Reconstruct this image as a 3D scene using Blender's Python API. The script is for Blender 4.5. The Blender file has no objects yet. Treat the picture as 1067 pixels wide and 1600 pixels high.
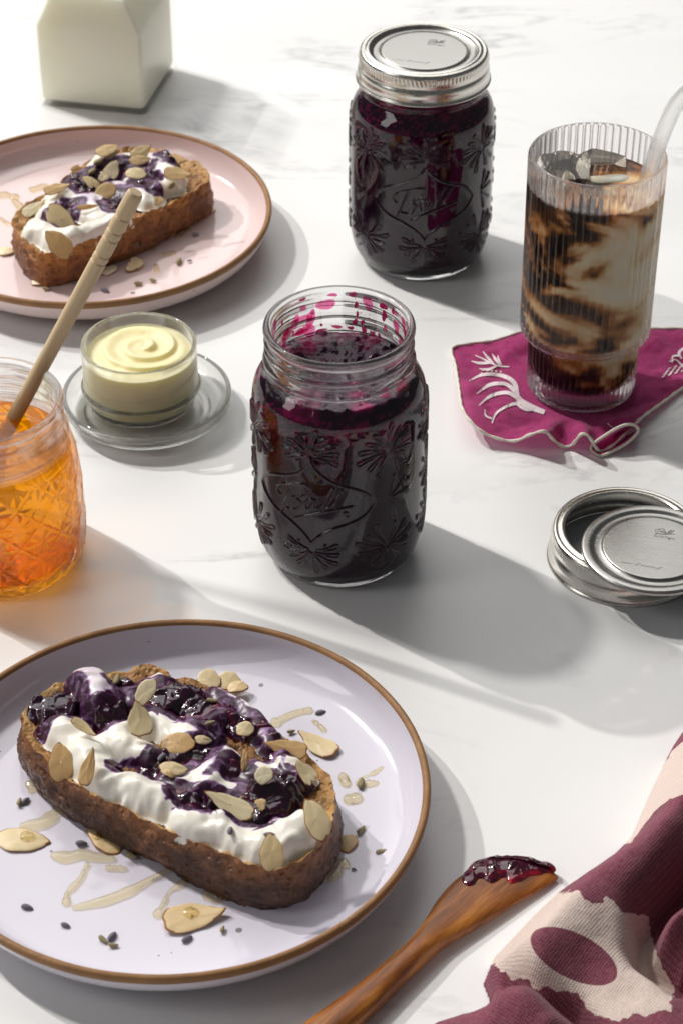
import bpy, math, random
import numpy as np
from mathutils import Vector, Matrix
from mathutils.bvhtree import BVHTree

random.seed(4); RNG = np.random.default_rng(7)
S = bpy.context.scene
COL = S.collection
R = math.radians

# ------------------------------------------------------------------ camera
F_PX, PITCH, CAM_H = 3492.36, R(37.0145), 0.6778
cd = bpy.data.cameras.new('camera'); cam = bpy.data.objects.new('camera', cd); COL.objects.link(cam)
cam.location = (0, 0, CAM_H); cam.rotation_euler = (math.pi/2 - PITCH, 0, 0)
cd.sensor_fit = 'VERTICAL'; cd.sensor_height = 36; cd.sensor_width = 36
cd.lens = F_PX/1600*36; cd.clip_start = .01; cd.clip_end = 50
cd.dof.use_dof = True; cd.dof.focus_distance = 1.03; cd.dof.aperture_fstop = 20
S.camera = cam
# ------------------------------------------------------------------ world fill (studio grey, even)
w = bpy.data.worlds.new('World'); S.world = w; w.use_nodes = True
w.node_tree.nodes['Background'].inputs[0].default_value = (.95, .97, 1.0, 1)
w.node_tree.nodes['Background'].inputs[1].default_value = .09
# ------------------------------------------------------------------ two hard key lamps, one above the other, high at the back left
LAZ = R(142.5)
for el, az, en, sz in ((R(38.5), LAZ, 660, .05), (R(51), LAZ+R(1), 600, .19)):
    LDIR = Vector((math.cos(az)*math.cos(el), math.sin(az)*math.cos(el), math.sin(el)))
    ld = bpy.data.lights.new('key_lamp', 'SPOT'); key = bpy.data.objects.new('key_lamp', ld); COL.objects.link(key)
    key.location = Vector((0, .9, .03)) + LDIR*6.0
    key.rotation_euler = LDIR.to_track_quat('Z', 'Y').to_euler()
    ld.energy = en; ld.spot_size = R(45); ld.spot_blend = .5; ld.shadow_soft_size = sz; ld.color = (1, .975, .94)
# ------------------------------------------------------------------ broad softbox behind the table, above the frame
sd = bpy.data.lights.new('soft_box', 'AREA'); sbx = bpy.data.objects.new('soft_box', sd); COL.objects.link(sbx)
SAZ, SEL = R(90+14), R(46)
SDIR = Vector((math.cos(SAZ)*math.cos(SEL), math.sin(SAZ)*math.cos(SEL), math.sin(SEL)))
sbx.location = Vector((0, .95, 0)) + SDIR*2.3; sbx.rotation_euler = SDIR.to_track_quat('Z', 'Y').to_euler()
sd.shape = 'RECTANGLE'; sd.size = 2.1; sd.size_y = 1.9; sd.energy = 23.0; sd.color = (1, .99, .975)
# ------------------------------------------------------------------ narrow softbox at the left, for the bright edges of the glass
sd = bpy.data.lights.new('strip_box', 'AREA'); sbx = bpy.data.objects.new('strip_box', sd); COL.objects.link(sbx)
sbx.location = (-1.75, .35, 1.25); sbx.rotation_euler = (Vector(sbx.location)-Vector((0, .9, .05))).to_track_quat('Z', 'Y').to_euler()
sd.shape = 'RECTANGLE'; sd.size = .55; sd.size_y = 1.3; sd.energy = 6.5; sd.color = (1, .99, .98)
# ------------------------------------------------------------------ exposure / render
S.view_settings.view_transform = 'Standard'; S.view_settings.look = 'None'
S.view_settings.exposure = .12; S.view_settings.gamma = 1; S.view_settings.use_curve_mapping = False
cy = S.cycles
cy.use_denoising = True
try: cy.denoiser = 'OPENIMAGEDENOISE'
except Exception: pass
cy.max_bounces = 14; cy.diffuse_bounces = 4; cy.glossy_bounces = 6; cy.transmission_bounces = 12
cy.transparent_max_bounces = 40; cy.sample_clamp_indirect = 4; cy.caustics_refractive = True; cy.caustics_reflective = False
cy.blur_glossy = .6

# ================================================================== helpers
FW = np.array([0, math.cos(PITCH), -math.sin(PITCH)]); DN = np.array([0, -math.sin(PITCH), -math.cos(PITCH)])
O = np.array([0, 0, CAM_H])
def ray(px, py): return FW + (px-533.5)/F_PX*np.array([1., 0, 0]) + (py-800)/F_PX*DN
def at(px, py, z=0.):                      # the point of the place that lies at this height under this spot of the photograph
    d = ray(px, py); return O + d*((z-CAM_H)/d[2])
def to_px(P):
    P = np.asarray(P, float) - O; de = P@FW
    return np.stack([533.5+F_PX*P[..., 0]/de, 800+F_PX*(P@DN)/de], -1)

_T = RNG.random((256, 256))
def vnoise(x, y):
    x = np.asarray(x, float); y = np.asarray(y, float)
    xi = np.floor(x).astype(int); yi = np.floor(y).astype(int); fx = x-xi; fy = y-yi
    fx = fx*fx*fx*(fx*(fx*6-15)+10); fy = fy*fy*fy*(fy*(fy*6-15)+10)
    g = lambda a, b: _T[a & 255, b & 255]
    return (g(xi, yi)*(1-fx)+g(xi+1, yi)*fx)*(1-fy)+(g(xi, yi+1)*(1-fx)+g(xi+1, yi+1)*fx)*fy
def fbm(x, y, o=4):
    s = 0; a = .5
    for i in range(o): s = s + a*vnoise(x*2**i+17.3*i, y*2**i-9.1*i); a *= .5
    return s/(1-.5**o)
def sstep(a, b, x):
    t = np.clip((x-a)/(b-a), 0, 1); return t*t*(3-2*t)

def mesh(name, V, Fs, mats, smooth=True, slots=None, attrs=None):
    me = bpy.data.meshes.new(name)
    me.from_pydata([tuple(map(float, v)) for v in V], [], [tuple(map(int, f)) for f in Fs])
    for m in (mats if isinstance(mats, (list, tuple)) else [mats]): me.materials.append(m)
    if slots is not None: me.polygons.foreach_set('material_index', np.asarray(slots, dtype=np.int32))
    me.polygons.foreach_set('use_smooth', [smooth]*len(me.polygons))
    for k, a in (attrs or {}).items():
        at_ = me.attributes.new(k, 'FLOAT', 'POINT'); at_.data.foreach_set('value', np.asarray(a, dtype=np.float32))
    me.update(); return me
def obj(name, me, parent=None, loc=(0, 0, 0), rot=(0, 0, 0)):
    o = bpy.data.objects.new(name, me); COL.objects.link(o)
    o.location = loc; o.rotation_euler = rot; o.parent = parent; return o
def tag(o, label, cat=None, group=None):
    o['label'] = label
    if cat: o['category'] = cat
    if group: o['group'] = group
    return o
def thing(name, label, cat, loc=(0, 0, 0), rz=0, group=None):
    o = obj(name, None, None, loc, (0, 0, rz)); o.empty_display_size = .01
    return tag(o, label, cat, group)

def lathe(prof, n=96, closed=False):       # prof in mm -> verts in m ; r=0 points make poles as tiny rings
    P = np.array(prof, float)*.001; m = len(P); a = np.arange(n)*2*np.pi/n
    V = np.stack([np.outer(P[:, 0], np.cos(a)), np.outer(P[:, 0], np.sin(a)), np.repeat(P[:, 1:2], n, 1)], -1).reshape(-1, 3)
    return V, ring_faces(m, n, closed)
def ring_faces(m, n, closed=False):
    i = np.arange(m-1 if not closed else m)[:, None]; j = np.arange(n)[None, :]
    i2 = (i+1) % m; j2 = (j+1) % n
    return np.stack(np.broadcast_arrays(i*n+j, i*n+j2, i2*n+j2, i2*n+j), -1).reshape(-1, 4)
def grid_faces(m, n):
    i = np.arange(m-1)[:, None]; j = np.arange(n-1)[None, :]
    return np.stack(np.broadcast_arrays(i*n+j, i*n+j+1, (i+1)*n+j+1, (i+1)*n+j), -1).reshape(-1, 4)
def smooth_prof(prof, step=.5):            # Catmull-Rom through the points of an open profile
    P = np.array(prof, float); Q = np.vstack([2*P[0]-P[1], P, 2*P[-1]-P[-2]]); out = []
    for k in range(1, len(Q)-2):
        L = np.linalg.norm(Q[k+1]-Q[k]); n = max(1, int(math.ceil(L/step)))
        for t in np.arange(n)/n: out.append(.5*((2*Q[k])+(-Q[k-1]+Q[k+1])*t+(2*Q[k-1]-5*Q[k]+4*Q[k+1]-Q[k+2])*t*t+(-Q[k-1]+3*Q[k]-3*Q[k+1]+Q[k+2])*t**3))
    out.append(P[-1]); return np.array(out)
def closed_curve(P, n):                    # even resample of a smooth closed curve
    P = np.array(P, float); m = len(P); out = []
    for k in range(m):
        a, b, c, d = P[k-1], P[k], P[(k+1) % m], P[(k+2) % m]
        for t in np.arange(12)/12: out.append(.5*(2*b+(c-a)*t+(2*a-5*b+4*c-d)*t*t+(3*b-a-3*c+d)*t**3))
    Q = np.array(out); Q2 = np.vstack([Q, Q[:1]]); s = np.r_[0, np.cumsum(np.linalg.norm(np.diff(Q2, axis=0), axis=1))]
    t = np.arange(n)/n*s[-1]; return np.stack([np.interp(t, s, Q2[:, i]) for i in range(Q.shape[1])], -1)
def open_curve(P, n):
    P = np.array(P, float); Q = smooth_prof(P, np.linalg.norm(np.diff(P[:, :2] if P.shape[1] > 2 else P, axis=0), axis=1).sum()/(n*3)+1e-9) if len(P) > 2 else np.linspace(P[0], P[-1], n*2)
    s = np.r_[0, np.cumsum(np.linalg.norm(np.diff(Q, axis=0), axis=1))]
    t = np.linspace(0, s[-1], n); return np.stack([np.interp(t, s, Q[:, i]) for i in range(Q.shape[1])], -1)
def poly_sdf(X, Y, P):                     # >0 inside
    P = np.asarray(P, float); d = np.full(X.shape, 1e9); ins = np.zeros(X.shape, bool); m = len(P)
    for k in range(m):
        a = P[k]; b = P[(k+1) % m]; e = b-a; L = (e*e).sum()+1e-18
        t = np.clip(((X-a[0])*e[0]+(Y-a[1])*e[1])/L, 0, 1)
        d = np.minimum(d, (X-a[0]-t*e[0])**2+(Y-a[1]-t*e[1])**2)
        c = ((a[1] > Y) != (b[1] > Y)) & (X < (b[0]-a[0])*(Y-a[1])/(b[1]-a[1]+1e-18)+a[0]); ins ^= c
    return np.where(ins, 1, -1)*np.sqrt(d)
def tube(path, rad, n=12, caps=True):      # swept round tube, rad scalar or list
    P = np.asarray(path, float); m = len(P); rad = np.broadcast_to(np.asarray(rad, float), (m,))
    T = np.gradient(P, axis=0); T /= np.linalg.norm(T, axis=1)[:, None]+1e-12
    up = np.array([0, 0, 1.]) if abs(T[0][2]) < .9 else np.array([1., 0, 0])
    V = []; N = up-T[0]*(up@T[0]); N /= np.linalg.norm(N)
    a = np.arange(n)*2*np.pi/n
    for k in range(m):
        N = N-T[k]*(N@T[k]); N /= np.linalg.norm(N)+1e-12; B = np.cross(T[k], N)
        V.append(P[k]+rad[k]*(np.outer(np.cos(a), N)+np.outer(np.sin(a), B)))
    V = np.vstack(V); Fs = ring_faces(m, n).tolist()
    if caps: Fs += [list(range(n))[::-1], [(m-1)*n+j for j in range(n)]]
    return V, Fs
def join(parts):
    V = []; Fs = []; b = 0
    for v, f in parts:
        V.append(np.asarray(v)); Fs += [[i+b for i in q] for q in (f.tolist() if hasattr(f, 'tolist') else f)]; b += len(v)
    return np.vstack(V), Fs
def bvh_of(V, Fs): return BVHTree.FromPolygons([Vector(v) for v in V], [list(map(int, f)) for f in Fs])
def hit(tree, px, py):
    d = Vector(ray(px, py)).normalized(); h = tree.ray_cast(Vector(O), d)
    return (np.array(h[0]), np.array(h[1])) if h[0] is not None else (None, None)

# ================================================================== materials
def mat(name):
    m = bpy.data.materials.new(name); m.use_nodes = True; nt = m.node_tree; nt.nodes.clear()
    out = nt.nodes.new('ShaderNodeOutputMaterial'); return m, nt, out
def N(nt, t, **kw):
    n = nt.nodes.new('ShaderNode'+t)
    for k, v in kw.items():
        if k.startswith('_'): setattr(n, k[1:], v)
        else:
            s = n.inputs[int(k[1:])] if k[0] == 'i' and k[1:].isdigit() else n.inputs[k.replace('__', ' ')]
            if hasattr(v, 'is_output'): nt.links.new(v, s)
            else: s.default_value = v
    return n
def rgba(c): return (c[0], c[1], c[2], 1)
def ramp(nt, fac, stops, interp='LINEAR'):
    n = nt.nodes.new('ShaderNodeValToRGB'); nt.links.new(fac, n.inputs[0]); cr = n.color_ramp; cr.interpolation = interp
    while len(cr.elements) < len(stops): cr.elements.new(.5)
    for e, (p, c) in zip(cr.elements, stops): e.position = p; e.color = rgba(c) if len(c) == 3 else c
    return n.outputs[0]
def noise(nt, scale, detail=4, rough=.55, vec=None, dist=0):
    n = N(nt, 'TexNoise', Scale=scale, Detail=detail, Roughness=rough, Distortion=dist)
    if vec is None: vec = N(nt, 'TexCoord').outputs['Object']
    nt.links.new(vec, n.inputs['Vector']); return n.outputs[0]
def mixc(nt, fac, a, b, mode='MIX'):
    n = nt.nodes.new('ShaderNodeMix'); n.data_type = 'RGBA'; n.blend_type = mode
    for s, v in ((n.inputs[0], fac), (n.inputs[6], a), (n.inputs[7], b)):
        if hasattr(v, 'is_output'): nt.links.new(v, s)
        else: s.default_value = v if not isinstance(v, tuple) else rgba(v)
    return n.outputs[2]
def bump(nt, h, strength=.3, dist=.001): return N(nt, 'Bump', Strength=strength, Distance=dist, Height=h).outputs[0]
def math_(nt, op, a, b=0.): 
    n = nt.nodes.new('ShaderNodeMath'); n.operation = op
    for s, v in ((n.inputs[0], a), (n.inputs[1], b)):
        if hasattr(v, 'is_output'): nt.links.new(v, s)
        else: s.default_value = v
    return n.outputs[0]
def principled(nt, out, **kw):
    p = N(nt, 'BsdfPrincipled', **kw); nt.links.new(p.outputs[0], out.inputs[0]); return p
def attr(nt, name): return N(nt, 'Attribute', _attribute_name=name).outputs['Fac']

def schlick(nt, f0):
    lw = N(nt, 'LayerWeight', Blend=.5); return math_(nt, 'ADD', math_(nt, 'MULTIPLY', math_(nt, 'POWER', lw.outputs['Facing'], 5.), 1-f0), f0)
def glass_mat(name, tint=(1, 1, 1), solid=.9, ior=1.5, rough=.0, coat=0.):
    # solid glass that bends light, with a small share that lets it straight through
    m, nt, out = mat(name)
    tr = N(nt, 'BsdfTransparent', Color=rgba(tint)); gs = N(nt, 'BsdfGlass', Color=rgba(tint), Roughness=rough, IOR=ior)
    sh = N(nt, 'MixShader', i0=solid, i1=tr.outputs[0], i2=gs.outputs[0]).outputs[0]
    if coat: sh = N(nt, 'MixShader', i0=coat, i1=sh, i2=N(nt, 'BsdfGlossy', Roughness=.01).outputs[0]).outputs[0]
    nt.links.new(sh, out.inputs[0]); return m

def M_table():
    m, nt, out = mat('white_marble'); co = N(nt, 'TexCoord').outputs['Object']
    wv = N(nt, 'Mapping', Vector=co, Rotation=(0, 0, R(20)), Scale=(1, 2.6, 1)).outputs[0]
    n1 = noise(nt, 3.2, 6, .62, wv, .9); v1 = math_(nt, 'ABSOLUTE', math_(nt, 'SUBTRACT', n1, .5))
    vein = ramp(nt, v1, [(0, (1, 1, 1)), (.006, (.75, .75, .75)), (.028, (0, 0, 0))])
    msk = ramp(nt, noise(nt, 5.5, 3, .5, co), [(.45, (0, 0, 0)), (.62, (1, 1, 1))])
    brk = ramp(nt, noise(nt, 60, 4, .6, co), [(.35, (0.1, .1, .1)), (.62, (1, 1, 1))])
    f = math_(nt, 'MULTIPLY', math_(nt, 'MULTIPLY', vein, msk), brk)
    cl = ramp(nt, noise(nt, 4, 4, .5, wv, .5), [(.3, (.82, .815, .805)), (.75, (.87, .865, .855))])
    c = mixc(nt, math_(nt, 'MULTIPLY', f, .62), cl, (.34, .345, .36))
    b = bump(nt, noise(nt, 900, 2, .5, co), .05, .0004)
    principled(nt, out, Base__Color=c, Roughness=.34, Specular__IOR__Level=.38, Normal=b); return m
def M_glaze(name, col):
    m, nt, out = mat(name); co = N(nt, 'TexCoord').outputs['Object']
    vo = N(nt, 'TexVoronoi', Vector=co, Scale=105, Randomness=1.); 
    size = noise(nt, 40, 2, .5, co)
    sp = math_(nt, 'LESS_THAN', vo.outputs['Distance'], math_(nt, 'MULTIPLY', math_(nt, 'SUBTRACT', size, .46), .55))
    c0 = ramp(nt, noise(nt, 9, 3, .5, co), [(.3, tuple(x*.96 for x in col)), (.7, col)])
    c = mixc(nt, math_(nt, 'MULTIPLY', sp, .75), c0, (.10, .09, .085))
    b = bump(nt, noise(nt, 16, 2, .4, co), .12, .002)
    principled(nt, out, Base__Color=c, Roughness=.13, Specular__IOR__Level=.5, Normal=b, Coat__Weight=.25, Coat__Roughness=.06); return m
def M_simple(name, col, rough=.5, var=.12, scale=60, spec=.4, bs=.0, bscale=300, **kw):
    m, nt, out = mat(name)
    c = ramp(nt, noise(nt, scale, 4, .6), [(.3, tuple(x*(1-var) for x in col)), (.7, tuple(min(1, x*(1+var)) for x in col))])
    if bs: kw['Normal'] = bump(nt, noise(nt, bscale, 4, .6), bs, .001)
    principled(nt, out, Base__Color=c, Roughness=rough, Specular__IOR__Level=spec, **kw); return m
def M_metal(name, col, rough, streak=None):
    m, nt, out = mat(name); co = N(nt, 'TexCoord').outputs['Object']
    mp = N(nt, 'Mapping', Vector=co, Scale=(30, 900, 60), Rotation=(0, 0, R(streak or 0))).outputs[0]
    n = noise(nt, 1., 4, .6, mp if streak is not None else co)
    if streak is None: n = noise(nt, 500, 3, .6, co)
    c = ramp(nt, n, [(.3, tuple(x*.93 for x in col)), (.7, col)])
    r = ramp(nt, n, [(.3, (rough*.85,)*3), (.7, (rough*1.15,)*3)])
    principled(nt, out, Base__Color=c, Metallic=1., Roughness=r, Normal=bump(nt, n, .03, .0002)); return m
def M_jam(name, deep=(.012, .0012, .008), thin=(.30, .004, .035), use_attr=True, scale=260, free=None, bscale=420):
    m, nt, out = mat(name)
    n = noise(nt, scale, 4, .6)
    c = ramp(nt, n, [(.35, deep), (.8, (deep[0]*2.6+.012, deep[1]*2, deep[2]*2.4+.006))])
    if use_attr: c = mixc(nt, attr(nt, 'thin'), c, thin)
    b = bump(nt, noise(nt, bscale, 3, .6), .3, .0012); k = attr(nt, free) if free else 1.
    principled(nt, out, Base__Color=c, Roughness=.09, Specular__IOR__Level=math_(nt, 'MULTIPLY', k, .35 if free else .55), Coat__Weight=math_(nt, 'MULTIPLY', k, .0 if free else .45), Coat__Roughness=.03, Normal=b); return m
def M_cream(name):
    m, nt, out = mat(name); st = attr(nt, 'stain')
    n = noise(nt, 150, 5, .65, None, 1.2)
    f = math_(nt, 'MULTIPLY', st, math_(nt, 'ADD', math_(nt, 'MULTIPLY', n, 1.5), .1))
    c = ramp(nt, f, [(.08, (.86, .82, .73)), (.3, (.66, .56, .66)), (.55, (.33, .18, .36)), (.85, (.035, .004, .026))])
    b = bump(nt, noise(nt, 260, 4, .6), .12, .0012)
    principled(nt, out, Base__Color=c, Roughness=.33, Specular__IOR__Level=.45, Normal=b, Subsurface__Weight=.25, Subsurface__Radius=(.004, .003, .002), Subsurface__Scale=1.); return m
def M_crust(name, dark, mid, hi):
    m, nt, out = mat(name); co = N(nt, 'TexCoord').outputs['Object']
    n = noise(nt, 130, 6, .7, co); big = noise(nt, 28, 3, .5, co)
    f = math_(nt, 'ADD', math_(nt, 'MULTIPLY', n, .55), math_(nt, 'MULTIPLY', big, .45))
    e = math_(nt, 'ADD', f, math_(nt, 'MULTIPLY', attr(nt, 'edge'), .22))
    c = ramp(nt, e, [(.36, dark), (.53, mid), (.74, hi)])
    pr = ramp(nt, N(nt, 'TexVoronoi', Vector=co, Scale=330).outputs['Distance'], [(.12, (0, 0, 0)), (.45, (1, 1, 1))])
    h = math_(nt, 'ADD', noise(nt, 260, 5, .7, co), math_(nt, 'MULTIPLY', pr, .45)); c = mixc(nt, math_(nt, 'MULTIPLY', math_(nt, 'SUBTRACT', 1., pr), .25), c, dark)
    principled(nt, out, Base__Color=c, Roughness=.34, Specular__IOR__Level=.45, Normal=bump(nt, h, .75, .0025)); return m
def M_almond():
    m, nt, out = mat('almond_flesh'); n = noise(nt, 90, 3, .5); g = noise(nt, 700, 2, .5)
    oi = N(nt, 'ObjectInfo').outputs['Random']
    f = math_(nt, 'ADD', math_(nt, 'MULTIPLY', n, .68), math_(nt, 'MULTIPLY', oi, .36))
    c = ramp(nt, f, [(.30, (.88, .78, .56)), (.55, (.80, .63, .36)), (.74, (.52, .28, .09))])
    principled(nt, out, Base__Color=c, Roughness=.38, Specular__IOR__Level=.4, Normal=bump(nt, g, .15, .0006), Subsurface__Weight=.2, Subsurface__Radius=(.003, .002, .001), Subsurface__Scale=1.); return m
def M_wood(name, cols, sc, rot, rough=.45):
    m, nt, out = mat(name); co = N(nt, 'TexCoord').outputs['Generated' if sc is None else 'Object']
    mp = N(nt, 'Mapping', Vector=co, Scale=sc, Rotation=rot).outputs[0]
    n = noise(nt, 1., 6, .62, mp, .6); fine = noise(nt, 4., 4, .7, mp)
    f = math_(nt, 'ADD', math_(nt, 'MULTIPLY', n, .7), math_(nt, 'MULTIPLY', fine, .3))
    c = ramp(nt, f, list(zip((.3, .5, .68), cols)))
    principled(nt, out, Base__Color=c, Roughness=rough, Specular__IOR__Level=.45, Normal=bump(nt, f, .12, .0008)); return m
def M_honey(name, tint=(.97, .59, .032), body=(1, .52, .012), k=.10, solid=.0):
    m, nt, out = mat(name)
    tr = N(nt, 'BsdfTransparent', Color=rgba(tint)); tl = N(nt, 'BsdfTranslucent', Color=rgba(body))
    rf = N(nt, 'BsdfRefraction', Color=rgba(tint), Roughness=.02, IOR=1.42)
    tr = N(nt, 'MixShader', i0=solid, i1=tr.outputs[0], i2=rf.outputs[0])
    a = N(nt, 'MixShader', i0=k, i1=tr.outputs[0], i2=tl.outputs[0])
    gl = N(nt, 'BsdfGlossy', Roughness=.03)
    b = N(nt, 'MixShader', i0=schlick(nt, .05), i1=a.outputs[0], i2=gl.outputs[0])
    nt.links.new(b.outputs[0], out.inputs[0]); return m
def M_coffee():
    m, nt, out = mat('coffee_and_milk'); co = N(nt, 'TexCoord').outputs['Object']
    mp = N(nt, 'Mapping', Vector=co, Rotation=(0, R(18), 0), Scale=(1, 1, 1.7)).outputs[0]
    n = noise(nt, 19, 2, .45, mp, 1.9); n2 = noise(nt, 60, 4, .55, mp, 1.)
    sep = N(nt, 'SeparateXYZ', Vector=co)
    gx = math_(nt, 'ADD', math_(nt, 'MULTIPLY', sep.outputs[0], 4.6), .03)                 # more milk drifts on one side of the glass
    f = math_(nt, 'ADD', math_(nt, 'ADD', math_(nt, 'MULTIPLY', n, 1.), math_(nt, 'MULTIPLY', n2, .16)), gx)
    top = math_(nt, 'MULTIPLY', math_(nt, 'SUBTRACT', sep.outputs[2], .104), 8.)
    low = math_(nt, 'MULTIPLY', math_(nt, 'SUBTRACT', .036, sep.outputs[2]), 5.)
    f = math_(nt, 'SUBTRACT', math_(nt, 'SUBTRACT', f, math_(nt, 'MAXIMUM', top, 0.)), math_(nt, 'MAXIMUM', low, 0.))
    c = ramp(nt, f, [(.41, (.016, .006, .003)), (.48, (.085, .028, .007)), (.53, (.46, .18, .04)), (.585, (.76, .52, .26)), (.67, (.90, .76, .52)), (.85, (.93, .86, .72))])
    principled(nt, out, Base__Color=c, Roughness=.12, Specular__IOR__Level=attr(nt, 'free'), Subsurface__Weight=.4, Subsurface__Radius=(.012, .007, .004), Subsurface__Scale=1.); return m
def M_cloth(name, col, col2=None, scale=1300., rot=0., bs=.5, transl=0., edge=0.):
    m, nt, out = mat(name); co = N(nt, 'TexCoord').outputs['Object']
    mp = N(nt, 'Mapping', Vector=co, Rotation=(0, 0, R(rot))).outputs[0]
    mp = N(nt, 'VectorMath', _operation='ADD', i0=mp, i1=N(nt, 'VectorMath', _operation='SCALE', i0=N(nt, 'TexNoise', Vector=co, Scale=220., Detail=2.).outputs['Color'], Scale=.0006).outputs[0]).outputs[0]
    wx = noise(nt, 1., 2, .5, N(nt, 'Mapping', Vector=mp, Scale=(scale, scale*.22, scale)).outputs[0])
    wy = noise(nt, 1., 2, .5, N(nt, 'Mapping', Vector=mp, Scale=(scale*.22, scale, scale)).outputs[0])
    we = ramp(nt, math_(nt, 'ADD', math_(nt, 'MULTIPLY', wx, .5), math_(nt, 'MULTIPLY', wy, .5)), [(.36, (0, 0, 0)), (.64, (1, 1, 1))])
    if col2:
        gw = math_(nt, 'MULTIPLY', N(nt, 'TexWave', Vector=mp, Scale=300., _bands_direction='X').outputs['Fac'], N(nt, 'TexWave', Vector=mp, Scale=300., _bands_direction='Y').outputs['Fac'])
        we = math_(nt, 'ADD', math_(nt, 'MULTIPLY', we, .45), math_(nt, 'MULTIPLY', gw, .55))
    c = ramp(nt, noise(nt, 70, 4, .6, co), [(.3, tuple(x*.85 for x in col)), (.7, tuple(min(1, x*1.1) for x in col))])
    if col2: c = mixc(nt, math_(nt, 'GREATER_THAN', attr(nt, 'print'), 0.), c, col2)
    if bs: c = mixc(nt, math_(nt, 'MULTIPLY', we, 1. if col2 else .6), mixc(nt, .22, c, (0, 0, 0)), mixc(nt, .12, c, (1, .9, .9)))
    b = bump(nt, we, bs, .0005)
    p = N(nt, 'BsdfPrincipled', Base__Color=c, Roughness=.8, Specular__IOR__Level=.15, Sheen__Weight=.15, Normal=b)
    sh = p.outputs[0]
    if transl:
        tl = N(nt, 'BsdfTranslucent', Color=c); sh = N(nt, 'MixShader', i0=transl, i1=sh, i2=tl.outputs[0]).outputs[0]
        tp = N(nt, 'BsdfTransparent', Color=(.9, .35, .6, 1)); sh = N(nt, 'MixShader', i0=.10, i1=sh, i2=tp.outputs[0]).outputs[0]
    nt.links.new(sh, out.inputs[0]); return m

MT = dict(
    table=M_table(), lilac=M_glaze('lilac_glaze', (.70, .665, .745)), pink=M_glaze('pink_glaze', (.76, .60, .585)),
    clay=M_simple('bare_clay', (.30, .155, .065), .55, .18, 120, .3, .3, 700),
    jar_glass=glass_mat('jar_glass', (1, 1, 1), .86, 1.53, 0., .012), honey_glass=glass_mat('honey_jar_glass', (1, 1, 1), .55),
    dish_glass=glass_mat('dish_glass', (.995, .995, .985), .82), bottle_glass=glass_mat('bottle_glass', (1, 1, 1), .2), rib_glass=glass_mat('ribbed_glass', (1, .99, .99), .64),
    straw_glass=glass_mat('straw_glass', (.985, .985, .985), .5), ice=glass_mat('ice', (.99, .95, .88), .85, 1.31, .0),
    band=M_metal('tinned_steel', (.68, .655, .60), .25), disc=M_metal('brushed_steel', (.43, .42, .395), .29, 12),
    ink=M_simple('dark_print', (.16, .16, .16), .6), jam=M_jam('berry_jam'), knifejam=M_jam('thin_jam', (.030, .0016, .008), (.42, .006, .02), True, 200, None, 200), jarjam=M_jam('jar_jam', (.013, .001, .010), use_attr=True, thin=(.34, .004, .10), scale=160, free='free'),
    smear=None, cream=M_cream('whipped_yogurt'), crumb=M_crust('toasted_crumb', (.11, .038, .010), (.36, .16, .040), (.66, .40, .14)),
    crust=M_crust('dark_crust', (.026, .010, .006), (.085, .033, .015), (.29, .115, .040)),
    crust2=M_crust('golden_crust', (.07, .020, .006), (.22, .075, .016), (.52, .22, .045)),
    almond=M_almond(), skin=M_simple('almond_skin', (.30, .125, .04), .6, .3, 200),
    honey=M_honey('honey'), drip=M_honey('honey_film', (.985, .935, .77), (.90, .78, .50), .035, .15),
    lav=M_simple('dried_lavender', (.23, .21, .245), .8, .35, 400, .2, .5, 900), lav2=M_simple('dried_calyx', (.36, .30, .17), .8, .3, 400, .2, .5, 900),
    butter=M_simple('butter', (.92, .82, .48), .35, .04, 60, .4, .15, 200, Subsurface__Weight=.5, Subsurface__Radius=(.010, .008, .003), Subsurface__Scale=1.),
    milk=M_simple('milk', (.96, .91, .74), .3, .02, 20, .3, Subsurface__Weight=.6, Subsurface__Radius=(.016, .014, .011), Subsurface__Scale=1.),
    dipper=M_wood('pale_beech', ((.50, .36, .20), (.60, .45, .27), (.70, .56, .37)), (160, 160, 12), (0, 0, 0), .6),
    olive=M_wood('oiled_wood', ((.035, .010, .003), (.27, .085, .014), (.62, .26, .045)), (16, 150, 60), (0, 0, 0), .34),
    coffee=M_coffee(), napkin=M_cloth('magenta_cotton', (.50, .020, .19), None, 3000, 10, .15, .22), hem=M_simple('cream_stitching', (.80, .75, .64), .8, .1, 600, .2, .6, 1500),
    leafprint=M_simple('pale_print', (.78, .66, .68), .85, .06, 300, .1), towel=M_cloth('burgundy_linen', (.215, .030, .062), (.80, .64, .56), 1500, 38, .5),
)
def M_smear():
    m, nt, out = mat('jam_smear'); p = N(nt, 'BsdfPrincipled', Base__Color=(.45, .006, .09, 1), Roughness=.1, Specular__IOR__Level=.5)
    tl = N(nt, 'BsdfTranslucent', Color=(.80, .012, .18, 1)); a = N(nt, 'MixShader', i0=.5, i1=p.outputs[0], i2=tl.outputs[0])
    tp = N(nt, 'BsdfTransparent', Color=(.95, .25, .5, 1)); b = N(nt, 'MixShader', i0=attr(nt, 'thin'), i1=a.outputs[0], i2=tp.outputs[0])
    nt.links.new(b.outputs[0], out.inputs[0]); return m
MT['smear'] = M_smear()

# ================================================================== table
V = [(-2.5, -1.2, 0), (2.5, -1.2, 0), (2.5, 4.2, 0), (-2.5, 4.2, 0), (-2.5, -1.2, -.02), (2.5, -1.2, -.02), (2.5, 4.2, -.02), (-2.5, 4.2, -.02)]
t = obj('table_top', mesh('table_top', V, [(0, 1, 2, 3), (7, 6, 5, 4), (0, 4, 5, 1), (1, 5, 6, 2), (2, 6, 7, 3), (3, 7, 4, 0)], MT['table'], False)); t['kind'] = 'structure'

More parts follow.
